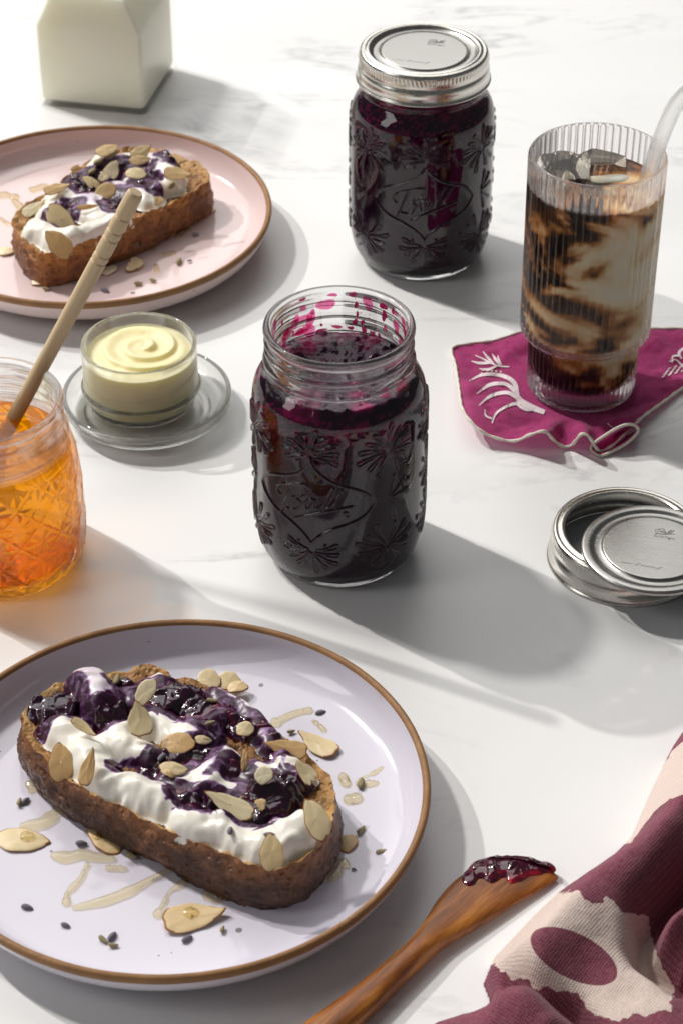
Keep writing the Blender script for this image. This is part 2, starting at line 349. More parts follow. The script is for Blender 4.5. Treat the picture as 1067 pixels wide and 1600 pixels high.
# ================================================================== plates
body_prof = smooth_prof([(.05, 1.6), (40, 1.6), (58, 1.6), (61, .2), (64, .0), (67, .6), (70, 2.4), (82, 3.2), (94, 5.2), (101.5, 9.5), (105.4, 15), (106.9, 19.4)], 2).tolist()
rim_prof = smooth_prof([(106.95, 19.4), (107.5, 21.2), (107.3, 22.6), (106.2, 23.3), (104.9, 22.9), (104.1, 21.6)], .35).tolist()
in_prof = smooth_prof([(104.1, 21.6), (103.2, 17.5), (101.2, 13), (97.5, 9.2), (92, 6.9), (84, 5.8), (70, 5.2), (40, 5.0), (.05, 5.0)], 2).tolist()
def plate(name, label, X, Y, glaze):
    t = thing(name, label, 'plate', (X, Y, 0), 0, 'speckled stoneware plates')
    v1 = lathe(body_prof, 160); v2 = lathe(in_prof, 160)
    obj('glazed_body', mesh('glazed_body', *join([v1, v2]), glaze), t)
    v, f = lathe(rim_prof, 160); a = np.arctan2(v[:, 1], v[:, 0]); v[:, 2] += .00025*(fbm(a*9, v[:, 2]*0, 3)-.5)
    obj('bare_rim', mesh('bare_rim', v, f, MT['clay']), t); return t
PF = (-.0701, .6802); PR = (-.1487, 1.1675)
plate('dinner_plate', 'lilac speckled plate with bare brown rim under the large dark toast', *PF, MT['lilac'])
plate('dinner_plate', 'pink speckled plate with bare brown rim behind the honey jar', *PR, MT['pink'])
PLATE_Z = .0052

# ================================================================== pint jars with raised pattern
RB = 41.3
def seg_relief(U, Z, h, C, pts, radii, amp):
    pts = np.asarray(pts, float); radii = np.broadcast_to(radii, (len(pts),))
    uc = pts[:, 0].mean(); D = (U-uc+C/2) % C - C/2; q = pts.copy(); q[:, 0] -= uc
    for k in range(len(q)-1):
        a, b = q[k], q[k+1]; r0, r1 = radii[k], radii[k+1]; rm = max(r0, r1)+.2
        lo = np.minimum(a, b)-rm; hi = np.maximum(a, b)+rm
        w_ = (D > lo[0]) & (D < hi[0]) & (Z > lo[1]) & (Z < hi[1])
        if not w_.any(): continue
        x, y = D[w_], Z[w_]; e = b-a; tt = np.clip(((x-a[0])*e[0]+(y-a[1])*e[1])/((e*e).sum()+1e-9), 0, 1)
        d = np.hypot(x-a[0]-tt*e[0], y-a[1]-tt*e[1]); r = r0+(r1-r0)*tt
        v = amp*np.sqrt(np.clip(1-(d/r)**2, 0, 1)); h[w_] = np.maximum(h[w_], v)
def petal(U, Z, h, C, pts, radii, amp=1.):
    pts = np.asarray(pts, float); uc = pts[:, 0].mean(); D = (U-uc+C/2) % C - C/2; q = pts.copy(); q[:, 0] -= uc; rm = max(radii)+.6
    lo = q.min(0)-rm; hi = q.max(0)+rm; w_ = (D > lo[0]) & (D < hi[0]) & (Z > lo[1]) & (Z < hi[1]); x, y = D[w_], Z[w_]; sd = np.full(x.shape, 9.)
    for k in range(len(q)-1):
        a, b = q[k], q[k+1]; e = b-a; tt = np.clip(((x-a[0])*e[0]+(y-a[1])*e[1])/((e*e).sum()+1e-9), 0, 1)
        sd = np.minimum(sd, np.hypot(x-a[0]-tt*e[0], y-a[1]-tt*e[1])-(radii[k]+(radii[k+1]-radii[k])*tt))
    v = amp*np.maximum(np.sqrt(np.clip(1-((sd+.42)/.42)**2, 0, 1)), .30*(sd < -.42)); h[w_] = np.maximum(h[w_], v)
def bez(P, n=16):
    P = [np.array(p, float) for p in P]; out = []
    for k in range(0, len(P)-3, 3):
        for t in np.linspace(0, 1, n): out.append((1-t)**3*P[k]+3*(1-t)**2*t*P[k+1]+3*(1-t)*t*t*P[k+2]+t**3*P[k+3])
    return np.array(out)
# the script word, traced in mm: u to the right, v up from the middle of the emblem
_w = [ [(318, 282), (305, 272), (298, 250), (318, 225), (352, 210), (400, 205), (450, 192), (478, 192), (494, 208), (490, 235), (462, 258), (420, 272), (398, 280)],
       [(396, 212), (375, 258), (345, 325), (322, 378)], [(322, 378), (350, 345), (366, 352), (392, 355), (425, 342), (442, 315), (436, 292), (412, 280)],
       [(526, 274), (505, 268), (482, 282), (468, 306), (470, 326), (486, 330), (505, 312), (524, 280), (516, 306), (520, 324), (534, 322), (552, 305)],
       [(552, 305), (585, 270), (618, 222), (630, 198), (620, 196), (600, 232), (580, 276), (572, 302), (578, 316), (596, 305)],
       [(596, 305), (632, 262), (672, 208), (690, 182), (681, 181), (655, 222), (634, 266), (628, 290), (636, 302), (655, 304), (668, 298)],
       [(412, 398), (500, 362), (600, 324), (700, 290), (722, 284)] ]
def script_mm(P, k=1/4.268/2.65):
    P = np.array(P, float); u = (P[:, 0]-520)*k; v = -(P[:, 1]-290)*k/.9; v = v-RB*(1-np.cos(u/RB))*.45
    return np.stack([u, v], -1)
SCRIPT = [open_curve(script_mm(P), 5*len(P)) for P in _w]
_ra = np.linspace(0, 2*np.pi, 16); REG = script_mm([(690+13*math.cos(a), 335+13*math.sin(a)) for a in _ra])
def jar_relief(U, Z):
    C = 2*np.pi*RB; h = np.zeros_like(U); n = 7; step = C/n
    for k in range(n):
        uc = k*step
        for zc, s in ((82.3, 1), (28.3, -1)):
            angs = [90, 66, 114, 42, 138, 18, 162, -6, 186, -32, 212, -60, 240] if k else [90, 66, 114, 42, 138, 18, 162, -8, 188]
            for j, a in enumerate(angs):
                a_ = R(a); L = 14.2 if j % 3 == 0 else 12.6
                if a in (-6, 186): L = 15.5
                bend = .16*(1 if math.cos(a_) > 0 else -1)
                pts = []
                for tt in np.linspace(.13, 1, 7):
                    aa = a_-bend*tt*tt; pts.append((uc+L*tt*math.cos(aa), zc+s*L*tt*math.sin(aa)*(.95)))
                petal(U, Z, h, C, pts, np.r_[np.linspace(.35, 1.35, 6), 1.4], .82)
            if k == 0:
                for sx in (-1, 1): seg_relief(U, Z, h, C, [(uc+sx*6.6, zc-s*3.6), (uc+sx*6.7, zc-s*3.7)], [.8, .8], .8)
        if k:                                          # small fans at mid height between the rows
            for sx in (-1, 1):
                for a in (-58, -30, 0, 30, 58):
                    if k in (1, n-1) and (sx == (-1 if k == 1 else 1)): continue
                    L = 12; pts = [(uc+sx*L*tt*math.cos(R(a)*(1+.25*tt)), 55.3+L*tt*math.sin(R(a)*(1+.25*tt))) for tt in np.linspace(.12, 1, 6)]
                    petal(U, Z, h, C, pts, np.linspace(.35, 1.3, 6), .8)
    for sx in (-1, 1):                                 # ogee frame round the word
        top = bez([(0, 79), (sx*3, 73), (sx*9, 69), (sx*16, 66.5), (sx*23, 64.5), (sx*28.5, 60.5), (sx*30.3, 55.4)])
        bot = bez([(0, 32), (sx*3, 38), (sx*9, 42), (sx*16, 44.5), (sx*23, 46.5), (sx*28.5, 50.5), (sx*30.3, 55.4)])
        for P in (top, bot): seg_relief(U, Z, h, C, P, np.linspace(.55, .75, len(P)), .9)
    for P in SCRIPT: seg_relief(U, Z, h, C, P+np.array([1.5, 56.2]), np.full(len(P), .56), .85)
    seg_relief(U, Z, h, C, REG+np.array([1.5, 56.2]), np.full(len(REG), .42), .6)
    seg_relief(U, Z, h, C, script_mm([(684, 341), (684, 329), (693, 329), (693, 335), (684, 335), (694, 341)])+np.array([1.5, 56.2]), np.full(6, .3), .5)
    return h
def threads(A, Z, z0, pitch, turns, start=0.):
    h = np.zeros_like(A)
    for q in range(3):
        ph = (A-start) % (2*np.pi)+2*np.pi*q; zc = z0+pitch*ph/(2*np.pi)
        fade = sstep(0, .5, ph)*sstep(turns*2*np.pi, turns*2*np.pi-.5, ph)
        h = np.maximum(h, fade*np.sqrt(np.clip(1-((Z-zc)/1.35)**2, 0, 1))*1.35)
    return h
out_prof = smooth_prof([(30.2, 1.2), (31.3, .2), (32.4, .1), (33.8, 1.2), (36.2, 4.2), (38.8, 9.5), (40.5, 17), (41.2, 25), (41.3, 34), (41.3, 60), (41.3, 84), (41.1, 91), (40.1, 97.5), (38.1, 102), (35.9, 105), (34.7, 107), (34.4, 108.6), (35.2, 109.8), (35.6, 111), (35.1, 112.2), (33.9, 113.4), (33.5, 115), (33.5, 122), (33.7, 124.3), (34.7, 125.6), (35.1, 127.2), (34.8, 128.7), (33.8, 129.4)], .33)
in_prof_j = smooth_prof([(33.8, 129.4), (32.5, 129.1), (31.4, 127.8), (31.0, 125), (30.8, 115), (31.3, 109), (33, 105.5), (35.6, 101.5), (37.4, 97), (38.2, 91), (38.4, 80), (38.3, 30), (37.6, 20), (35.5, 11), (31.5, 6.2), (24, 4.6), (.1, 5.0)], 1.6)
und_prof = smooth_prof([(.1, 2.6), (20, 2.4), (28, 1.9), (30.2, 1.2)], 2)
def jar_mesh():
    P = np.vstack([und_prof[:-1], out_prof, in_prof_j[1:]]); n = 960; a = np.arange(n)*2*np.pi/n
    Rr = np.repeat(P[:, :1], n, 1); Z = np.repeat(P[:, 1:2], n, 1); A = np.repeat(a[None], len(P), 0)
    o0, o1 = len(und_prof)-1, len(und_prof)-1+len(out_prof)
    Rr[o0:o1] += jar_relief(A[o0:o1]*RB, Z[o0:o1])*sstep(3, 10, Z[o0:o1])*sstep(104, 98, Z[o0:o1])
    Rr[o0:o1] += threads(A[o0:o1], Z[o0:o1], 115.8, 4.6, 1.35, 4.0)
    kn = (Z[o0:o1] < 2.4)*(np.sin(A[o0:o1]*110) > 0)*.25; Rr[o0:o1] += kn          # knurled foot
    Rr[o0:o1] += .25*(fbm(A[o0:o1]*6/np.pi, Z[o0:o1]*.05, 2)-.5)
    # angle 0 of the pattern faces the viewer (-y) when the jar is not turned
    V = np.stack([Rr*np.sin(A), -Rr*np.cos(A), Z], -1).reshape(-1, 3)*.001
    return mesh('jar_glass', V, ring_faces(len(P), n), MT['jar_glass'])
JAR = jar_mesh()
def jam_fill(level, seed, rough_top):
    n = 180; pr = smooth_prof([(.1, 5.3), (24, 4.95), (31.3, 6.6), (35.2, 11.3), (37.3, 20.2), (38.05, 30), (38.15, 80), (37.95, 91), (37.2, 96.8), (35.4, 101.2), (32.8, 105.2), (31.1, 108.8), (30.6, 115), (30.6, 124)], 1.2)
    pr = pr[pr[:, 1] <= level]; pr[:, 0] += .45*(pr[:, 0] > 5); r0 = pr[-1, 0]
    top = [(r0*k, level) for k in np.linspace(.985, .003, 26)]
    P = np.vstack([pr, top]); a = np.arange(n)*2*np.pi/n
    Rr = np.repeat(P[:, :1], n, 1); Z = np.repeat(P[:, 1:2], n, 1).copy(); A = np.repeat(a[None], len(P), 0); X = Rr*np.sin(A); Y = -Rr*np.cos(A)
    istop = np.arange(len(P))[:, None] >= len(pr)-4
    lump = rough_top*(fbm(X*.12+seed, Y*.12, 4)-.5)+rough_top*.8*np.maximum(0, fbm(X*.35+seed, Y*.35, 2)-.62)*4
    Z += istop*lump*sstep(0, 3, r0-Rr+2)
    thin = np.clip(sstep(level-18, level-2, Z)*sstep(.42, .72, fbm(A*3+seed, Z*.12, 3)), 0, 1)*.9*sstep(.5*r0, .95*r0, Rr)
    side = sstep(.2, .95, np.sin(A+R(100)))*0
    spk = sstep(.62, .72, vnoise(X*.9+seed*3, Z*.9+Y*.4))*.5*sstep(level-40, level-10, Z)*(~istop)
    V = np.stack([X, Y, Z], -1).reshape(-1, 3)*.001
    return mesh('jam', V, ring_faces(len(P), n), MT['jarjam'], attrs={'thin': np.clip(thin+spk, 0, 1).reshape(-1), 'free': (np.arange(len(P))[:, None]*np.ones((1, n)) >= len(pr)+1).astype(float).reshape(-1)})
def band_mesh():
    pr = np.array([(30.2, 18.0), (30.0, 17.5), (30.4, 17.0), (33.5, 16.9), (35.2, 16.4), (35.6, 15.2), (35.6, 9.4), (36.3, 8.0), (36.5, 6.6), (36.3, 4.6), (36.7, 2.2), (37.3, 1.2), (37.8, .7), (38.2, .9), (38.1, 1.6), (37.4, 2.4), (37.0, 4.6), (37.2, 6.6), (36.9, 8.2), (36.3, 9.6), (36.15, 10.4), (36.3, 11.4), (36.35, 14.6), (36.2, 16.4), (35.6, 17.6), (34.6, 18.1), (33.4, 17.9), (32.4, 18.3), (31.2, 18.5), (30.2, 18.0)])
    P = np.vstack([smooth_prof(pr, .45)]); n = 480; a = np.arange(n)*2*np.pi/n
    Rr = np.repeat(P[:, :1], n, 1); Z = np.repeat(P[:, 1:2], n, 1); A = np.repeat(a[None], len(P), 0)
    outer = (np.arange(len(P)) > len(P)*.52)[:, None]
    Rr = Rr+outer*((Z > 12.4) & (Z < 15.8))*.28*(np.sin(A*96))*sstep(12.4, 13.2, Z)*sstep(15.8, 15, Z)
    V = np.stack([Rr*np.cos(A), Rr*np.sin(A), Z], -1).reshape(-1, 3)*.001
    return mesh('screw_band', V, ring_faces(len(P), n), MT['band'])
BAND = band_mesh()
def disc_mesh():
    up = smooth_prof([(.05, 2.2), (12, 2.2), (23.6, 2.15), (24.4, 1.9), (25.2, 1.25), (26.8, 1.0), (28.6, 1.2), (29.8, 2.0), (31.4, 2.3), (33.4, 2.2), (34.3, 1.6), (34.5, .8), (34.2, .2)], .6)
    lo = up[::-1].copy(); lo[:, 1] -= .55; lo[0] = (33.9, .0); lo = lo[1:]
    V, Fs = lathe(np.vstack([up, lo]), 160); return mesh('lid_disc', V, Fs, MT['disc'])
DISC = disc_mesh()
def ribbon(P, hw, z):                              # flat stroke in the xy plane, mm in, m out
    P = np.asarray(P, float); T = np.gradient(P, axis=0); T /= np.linalg.norm(T, axis=1)[:, None]+1e-9; Nn = np.stack([-T[:, 1], T[:, 0]], -1)
    L = P+Nn*hw; Q = P-Nn*hw; V = np.vstack([L, Q]); m = len(P)
    V = np.c_[V, np.full(len(V), z)]*.001
    return V, [[i, i+m, i+m+1, i+1] for i in range(m-1)]
def text_mesh(body, size):
    cu = bpy.data.curves.new('lettering', 'FONT'); cu.body = body; cu.size = size; cu.align_x = 'CENTER'
    o = bpy.data.objects.new('lettering', cu); COL.objects.link(o); dg = bpy.context.evaluated_depsgraph_get(); dg.update()
    me = bpy.data.meshes.new_from_object(o.evaluated_get(dg)); bpy.data.objects.remove(o); return me
def disc_print(rot, cx, cy):                        # word, second line, date rule on the lid
    parts = [ribbon(P*.26+np.array([0, 2.6]), .16, 2.28) for P in SCRIPT]
    tm = text_mesh('SureTight', 2.5); v = np.array([p.co[:] for p in tm.vertices]); v[:, 1] -= 2.2; v[:, 2] = 2.28; v *= .001
    parts.append((v, [list(p.vertices) for p in tm.polygons]))
    V, Fs = join(parts); V[:, 0] += cx*.001; V[:, 1] += cy*.001
    rule = [ribbon([(-14, -15), (-8, -15.2)], .1, 2.28), ribbon([(-6.6, -16), (-4.4, -13.6)], .16, 2.28), ribbon([(-4, -15.3), (3, -15.4)], .12, 2.28), ribbon([(3.6, -16.6), (6, -14)], .14, 2.28)]
    c, s = math.cos(rot), math.sin(rot); V2, F2 = join(rule); V, Fs = join([(V, Fs), (V2, F2)])
    V[:, :2] = V[:, :2]@np.array([[c, s], [-s, c]])
    return mesh('lettering', V, Fs, MT['ink'], False)

# --- open jar in the middle
MID = (-.001, .8711); REAR = (.0461, 1.1556)
t = thing('jam_jar', 'open embossed glass jar of dark berry jam in the middle, rim smeared', 'jar', (*MID, 0), R(-18.5), 'embossed pint jars')
obj('glass_jar', JAR, t)
obj('jam', jam_fill(103.5, 3.1, 2.8), t)
def smears():
    rs = random.Random(11); Vs = []; Fs = []; th = []; b = 0
    def blob(a, z, w, h, thin, depth=.5, r=30.9):
        nonlocal b
        m, n = 5, 14; ph = rs.random()*9
        for i in range(m+1):
            rr = i/m
            for j in range(n):
                q = j*2*math.pi/n; wob = 1+.10*math.sin(3*q+ph)+.18*math.sin(2*q+2*ph)
                A_ = a+rr*wob*w*math.cos(q)/r; zz = z+rr*wob*h*math.sin(q); rad = r-.15-depth*(1-rr*rr)
                Vs.append((rad*math.sin(A_)*.001, -rad*math.cos(A_)*.001, zz*.001)); th.append(min(1, thin+.25*rr*rr))
        for i in range(m):
            for j in range(n): Fs.append((b+i*n+j, b+i*n+(j+1) % n, b+(i+1)*n+(j+1) % n, b+(i+1)*n+j))
        b += (m+1)*n
    off = R(18.5)                                           # jar is turned, so turn back: angle 180 = far wall
    for a, z, w_, h_, th_ in [(138, 124.5, 2.3, 2.0, 0), (137, 119.5, 1.7, 3, .05), (126, 125, 1.2, 1.8, .2), (152, 126, .8, .8, .15), (165, 121, 1, 2, .1), (164, 116, .8, 1.6, .1), (166, 111.5, 1.3, 1.8, .1), (159, 112, 1.1, 1.5, .1), (158, 107.5, 1.6, 1.6, .05), (170, 107.5, 1.4, 1.2, .05), (150, 107, 1.4, 1.2, .1), (143, 107, 1, 1, .1),
                           (214, 126.6, 1.8, .9, .1), (240, 120, .8, 2, .15), (272, 118, 1.6, 6, .0), (282, 115, 1.2, 5, .1), (204, 118, 1.6, 1.4, .5), (186, 126, 3, .8, .55), (196, 110, .8, .8, .1), (225, 111, .7, .7, .1), (168, 126.5, 1.8, 1.6, .5), (182, 108, 2.4, 1.1, .2), (196, 106.6, 3, .8, .1), (120, 118, 2.5, 4, .6), (112, 112, 2, 3, .5), (100, 115, 2, 6, .55), (90, 110, 2.6, 5, .5), (70, 110, 3, 3.5, .6), (60, 106, 3, 3, .35), (84, 106, 2, 2, .3), (300, 112, 2, 5, .6), (318, 110, 3, 2, .7), (40, 107, 3, 2.5, .45)]:
        blob(R(a)+off, z, w_, h_, th_, .5 if th_ < .3 else .12, 30.9+ .9*max(0, (109.5-z)/3.5))
    for k in range(26): blob(R(rs.uniform(50, 310))+off, rs.uniform(107, 126), rs.uniform(1.5, 4.5), rs.uniform(1.2, 4), rs.uniform(.62, .85), .08)
    for k in range(110): blob(R(rs.uniform(60, 300))+off, rs.uniform(106, 127), rs.uniform(.15, .5), rs.uniform(.15, .6), rs.choice((.1, .4, .6)), .1)
    return mesh('jam_smear', Vs, Fs, MT['smear'], attrs={'thin': th})
s_ = obj('jam_smear', smears(), t); s_['kind'] = 'stuff'
# --- closed jar at the back
t = thing('jam_jar', 'closed embossed glass jar of dark berry jam with silver screw lid', 'jar', (*REAR, 0), R(1.5), 'embossed pint jars')
obj('glass_jar', JAR, t); obj('jam', jam_fill(116, 8.4, 1.0), t)
bd = obj('screw_band', BAND, t, (0, 0, .1135)); 
di = obj('lid_disc', DISC, t, (0, 0, .1283), (0, 0, R(-6))); obj('lettering', disc_print(R(-9), 5, 10), di)['kind'] = 'stuff'

# ================================================================== loose band and lid at the right
b0 = at(975, 872, 0); t = obj('screw_band', BAND, None, (b0[0], b0[1], -.0007)); t.location.z = -.00055
tag(t, 'loose silver screw band lying on the table under the lid disc', 'jar band')
d0 = at(1020, 858, .0195); t = thing('lid_disc', 'loose silver lid disc resting on the screw band', 'jar lid', (d0[0], d0[1], .0184), R(-14))
obj('disc', DISC, t); obj('lettering', disc_print(R(0), 4, 10.5), t)['kind'] = 'stuff'

# ================================================================== honey jar
HJ = (-.1665, .8655)
def quilt(aa, z):
    k = 12; p = aa*k/(2*np.pi); q = z/21.5
    A1 = (p+q) % 1-.5; B1 = (p-q) % 1-.5
    ln = np.maximum(np.clip(1-np.abs(np.abs(A1)-.5)/.05, 0, 1), np.clip(1-np.abs(np.abs(B1)-.5)/.05, 0, 1))
    star = np.minimum(np.minimum(np.abs(A1), np.abs(B1)), np.minimum(np.abs(A1-B1), np.abs(A1+B1))*.7)
    return (.55*ln-3.4*star*(1-ln))*sstep(3, 8, z)*sstep(64, 58, z)
def honey_jar():
    op = smooth_prof([(34, 1.1), (35.2, .2), (36.6, .1), (38.4, 1.3), (40.4, 4.6), (41.6, 10), (42, 20), (41.8, 40), (41, 56), (40, 63), (38.4, 67), (37.0, 69.2), (37.2, 70.6), (38.0, 71.8), (38.0, 73), (36.9, 74.4), (35.3, 75.6), (35, 77), (35, 85), (35.3, 87), (36.3, 88.2), (36.7, 89.8), (36.3, 91.3), (35.3, 92)], .45)
    ip = smooth_prof([(35.3, 92), (34, 91.6), (33, 90.2), (32.6, 87), (32.5, 76), (33.5, 71), (35.8, 67), (36.6, 65)], 1.6)
    un = smooth_prof([(.1, 2.4), (22, 2.2), (31, 1.8), (34, 1.1)], 2)
    P = np.vstack([un[:-1], op, ip[1:]]); n = 560; a = np.arange(n)*2*np.pi/n
    Rr = np.repeat(P[:, :1], n, 1); Z = np.repeat(P[:, 1:2], n, 1); A = np.repeat(a[None], len(P), 0); o0 = len(un)-1; o1 = o0+len(op)
    z, aa = Z[o0:o1], A[o0:o1]
    Rr[o0:o1] += quilt(aa, z)
    Rr[o0:o1] += threads(aa, z, 77.6, 5, 1.3, 1.0)
    V = np.stack([Rr*np.sin(A), -Rr*np.cos(A), Z], -1).reshape(-1, 3)*.001
    return mesh('jar_glass', V, ring_faces(len(P), n), MT['honey_glass'])
t = thing('honey_jar', 'diamond patterned glass jar of amber honey at the left edge', 'jar', (*HJ, 0), R(8))
obj('glass_jar', honey_jar(), t)
hp_ = smooth_prof([(.1, 4.8), (28, 4.8), (35.2, 6.2), (38.4, 11), (39.2, 20), (39, 40), (38.4, 55), (37.6, 62), (36.4, 65.2), (35.2, 65.6), (30, 65), (.1, 65)], .7); n_ = 420
A_ = np.repeat((np.arange(n_)*2*np.pi/n_)[None], len(hp_), 0); R_ = np.repeat(hp_[:, :1], n_, 1); Z_ = np.repeat(hp_[:, 1:2], n_, 1)
R_ = R_+quilt(A_, Z_)*1.3*(R_ > 36); V = np.stack([R_*np.sin(A_), -R_*np.cos(A_), Z_], -1).reshape(-1, 3)*.001
obj('honey', mesh('honey', V, ring_faces(len(hp_), n_), MT['honey']), t)

# --- honey dipper leaning in it
e1 = at(213, 300, .186); e0 = at(23, 652, .064); ax = (e1-e0)/np.linalg.norm(e1-e0)
q0 = e0+ax*((.016-e0[2])/ax[2]); L = np.linalg.norm(e1-q0)
def dipper_mesh():
    pr = [(.1, 0), (3, .3)]
    for k in range(6):
        w_ = (7, 9, 10, 10, 9, 7)[k]; z = 1+k*5
        pr += [(w_-.6, z), (w_, z+.7), (w_, z+2.4), (w_-.6, z+3), (4, z+3.2), (4, z+4.8)]
    Lm = L*1000; pr += [(4.6, 33), (3.7, 40), (3.6, 60), (3.7, 100)]
    for g in (58, 49, 45, 33, 29, 20): pass
    for zc in (Lm-40, Lm-36, Lm-26.5, Lm-22, Lm-14): pr += [(3.9, zc-.9), (3.35, zc-.35), (3.35, zc+.35), (3.95, zc+.9)]
    pr += [(3.9, Lm-3), (3.7, Lm-1), (3.0, Lm), (.1, Lm+.1)]
    V, Fs = lathe(pr, 40); return V, Fs
V, Fs = dipper_mesh()
t = obj('honey_dipper', mesh('honey_dipper', V, Fs, MT['dipper']), None, tuple(q0)); t.rotation_euler = Vector(ax).to_track_quat('Z', 'Y').to_euler()
tag(t, 'pale wooden honey dipper with grooved handle standing in the honey jar', 'honey dipper')
m_ = t.data; 
for p in m_.polygons: p.use_smooth = True
t.modifiers.new('edge', 'EDGE_SPLIT').split_angle = R(40)

# ================================================================== butter pot on glass saucer
CU = at(217, 534, .042)
SA = at(232, 604, .013)
sp = smooth_prof([(.1, 1.2), (20, 1.2), (27, 1.0), (29, .2), (31.5, .2), (33, 1.2), (36, 2.4), (40.5, 4.2), (42.6, 7), (43.4, 11), (43.2, 13.2), (42.2, 13.8), (41.2, 13), (40.6, 9.5), (38.5, 7), (34, 5.6), (22, 5.1), (.1, 5.1)], .8)
V, Fs = lathe(sp, 160)
V[:, :2] *= 1.035
t = obj('glass_saucer', mesh('glass_saucer', V, Fs, MT['dish_glass']), None, (CU[0]+.003, CU[1]-.0035, 0)); tag(t, 'thick clear glass saucer under the butter pot', 'saucer')
t = thing('butter_pot', 'small round glass pot of swirled pale butter on glass saucer', 'butter dish', (CU[0], CU[1], .0053))
sp = smooth_prof([(.1, 1.0), (18, 1.0), (22, .5), (24.5, .1), (27, .6), (28.4, 2.4), (29, 6), (29.6, 10), (31.4, 12), (32, 14), (31.2, 15.6), (30.6, 17), (30.4, 30), (30.5, 44), (30.3, 46), (29.6, 46.8), (28.7, 46.2), (28.3, 44), (28.2, 30), (28.2, 17), (27.2, 12), (26.4, 7), (24, 4.2), (.1, 4)], .7)
sp[:, 1] *= .784; V, Fs = lathe(sp, 160); obj('glass_pot', mesh('glass_pot', V, Fs, MT['dish_glass']), t)
def butter():
    n = 160; side = [(.1, 4.3), (23.8, 4.5), (26.1, 7.2), (26.9, 12), (28.45, 17.2), (28.45, 38.5)]
    P = np.vstack([smooth_prof(side, 1.5), [(r, 39.5) for r in np.linspace(27.5, .05, 60)]]); a = np.arange(n)*2*np.pi/n
    Rr = np.repeat(P[:, :1], n, 1); Z = np.repeat(P[:, 1:2], n, 1).copy(); A = np.repeat(a[None], len(P), 0); top = (np.arange(len(P)) >= len(P)-60)[:, None]
    X = Rr*np.cos(A); Y = Rr*np.sin(A)
    X0 = X-2.2; Y0 = Y-1.0; R0 = np.hypot(X0, Y0); A0 = np.arctan2(Y0, X0); ph = (R0/(10.5+1.5*np.sin(A0))-A0/(2*np.pi)+.35+.12*(fbm(X*.12, Y*.12, 2)-.5)) % 1.0                    # spiral swirl left by the knife: slow rise, sharp drop
    sw = 2.6*np.where(ph < .8, sstep(0, .8, ph), sstep(1, .8, ph))
    Z += top*(sw*sstep(27.5, 21, Rr)*sstep(1, 7, Rr)+3.0*sstep(14, 0, np.hypot(X-1, Y-2))+.6*(fbm(X*.2, Y*.2, 3)-.5)-1.2*sstep(20, 27, Rr))
    return mesh('butter', np.stack([X, Y, Z*.784], -1).reshape(-1, 3)*.001, ring_faces(len(P), n), MT['butter'])
obj('butter', butter(), t)

# ================================================================== glass milk carton
def rsq(hx, hy, r, n=12):
    P = []
    for cx_, cy_, a0 in ((1, 1, 0), (-1, 1, 90), (-1, -1, 180), (1, -1, 270)):
        for k in range(n):
            a = R(a0+90*k/(n-1)); P.append((cx_*(hx-r)+r*math.cos(a), cy_*(hy-r)+r*math.sin(a)))
    return np.array(P)
def carton(off, z0, ztop, shoulder=57., full=122., h=38.6, top_open=False):
    lv = [(z0+1.2, h-off-1.5, h-off-1.5, 3), (z0, h-off-3, h-off-3, 3)][::-1]
    lv += [(z0+3, h-off, h-off, 2.5), (shoulder, h-off, h-off, 2.5)]
    for k in np.linspace(.03, 1, 14):
        z = shoulder+k*(full-shoulder)
        if z > ztop: break
        lv.append((z, (h-off)*(1-.9*k), (h-off)*(1-.30*k*(2-k)*.5), max(.8, 2.5*(1-k))))
    V = []; 
    for z, hx, hy, r in lv: V.append(np.c_[rsq(hx, hy, min(r, hx*.9)), np.full(48, z)])
    V = np.vstack(V)*.001; m = len(lv); Fs = ring_faces(m, 48).tolist()+[list(range(48))[::-1], [(m-1)*48+j for j in range(48)]]
    return V, Fs
fl, fr_, br = at(62, 163), at(228, 180), at(277, 108)
mc = (fl+br)/2; rz = math.atan2(fr_[1]-fl[1], fr_[0]-fl[0])
t = thing('milk_carton', 'carton shaped clear glass bottle filled with milk at the back', 'milk bottle', (mc[0], mc[1], 0), rz)
vo, fo = carton(0, 0, 122); vi, fi = carton(3.4, 4.5, 117); 
obj('glass_carton', mesh('glass_carton', *join([(vo, fo), (vi, [f[::-1] for f in fi])]), MT['bottle_glass']), t)
obj('milk', mesh('milk', *carton(3.2, 2.6, 80), MT['milk']), t)
for o_ in t.children: o_.modifiers.new('edge', 'EDGE_SPLIT').split_angle = R(50)

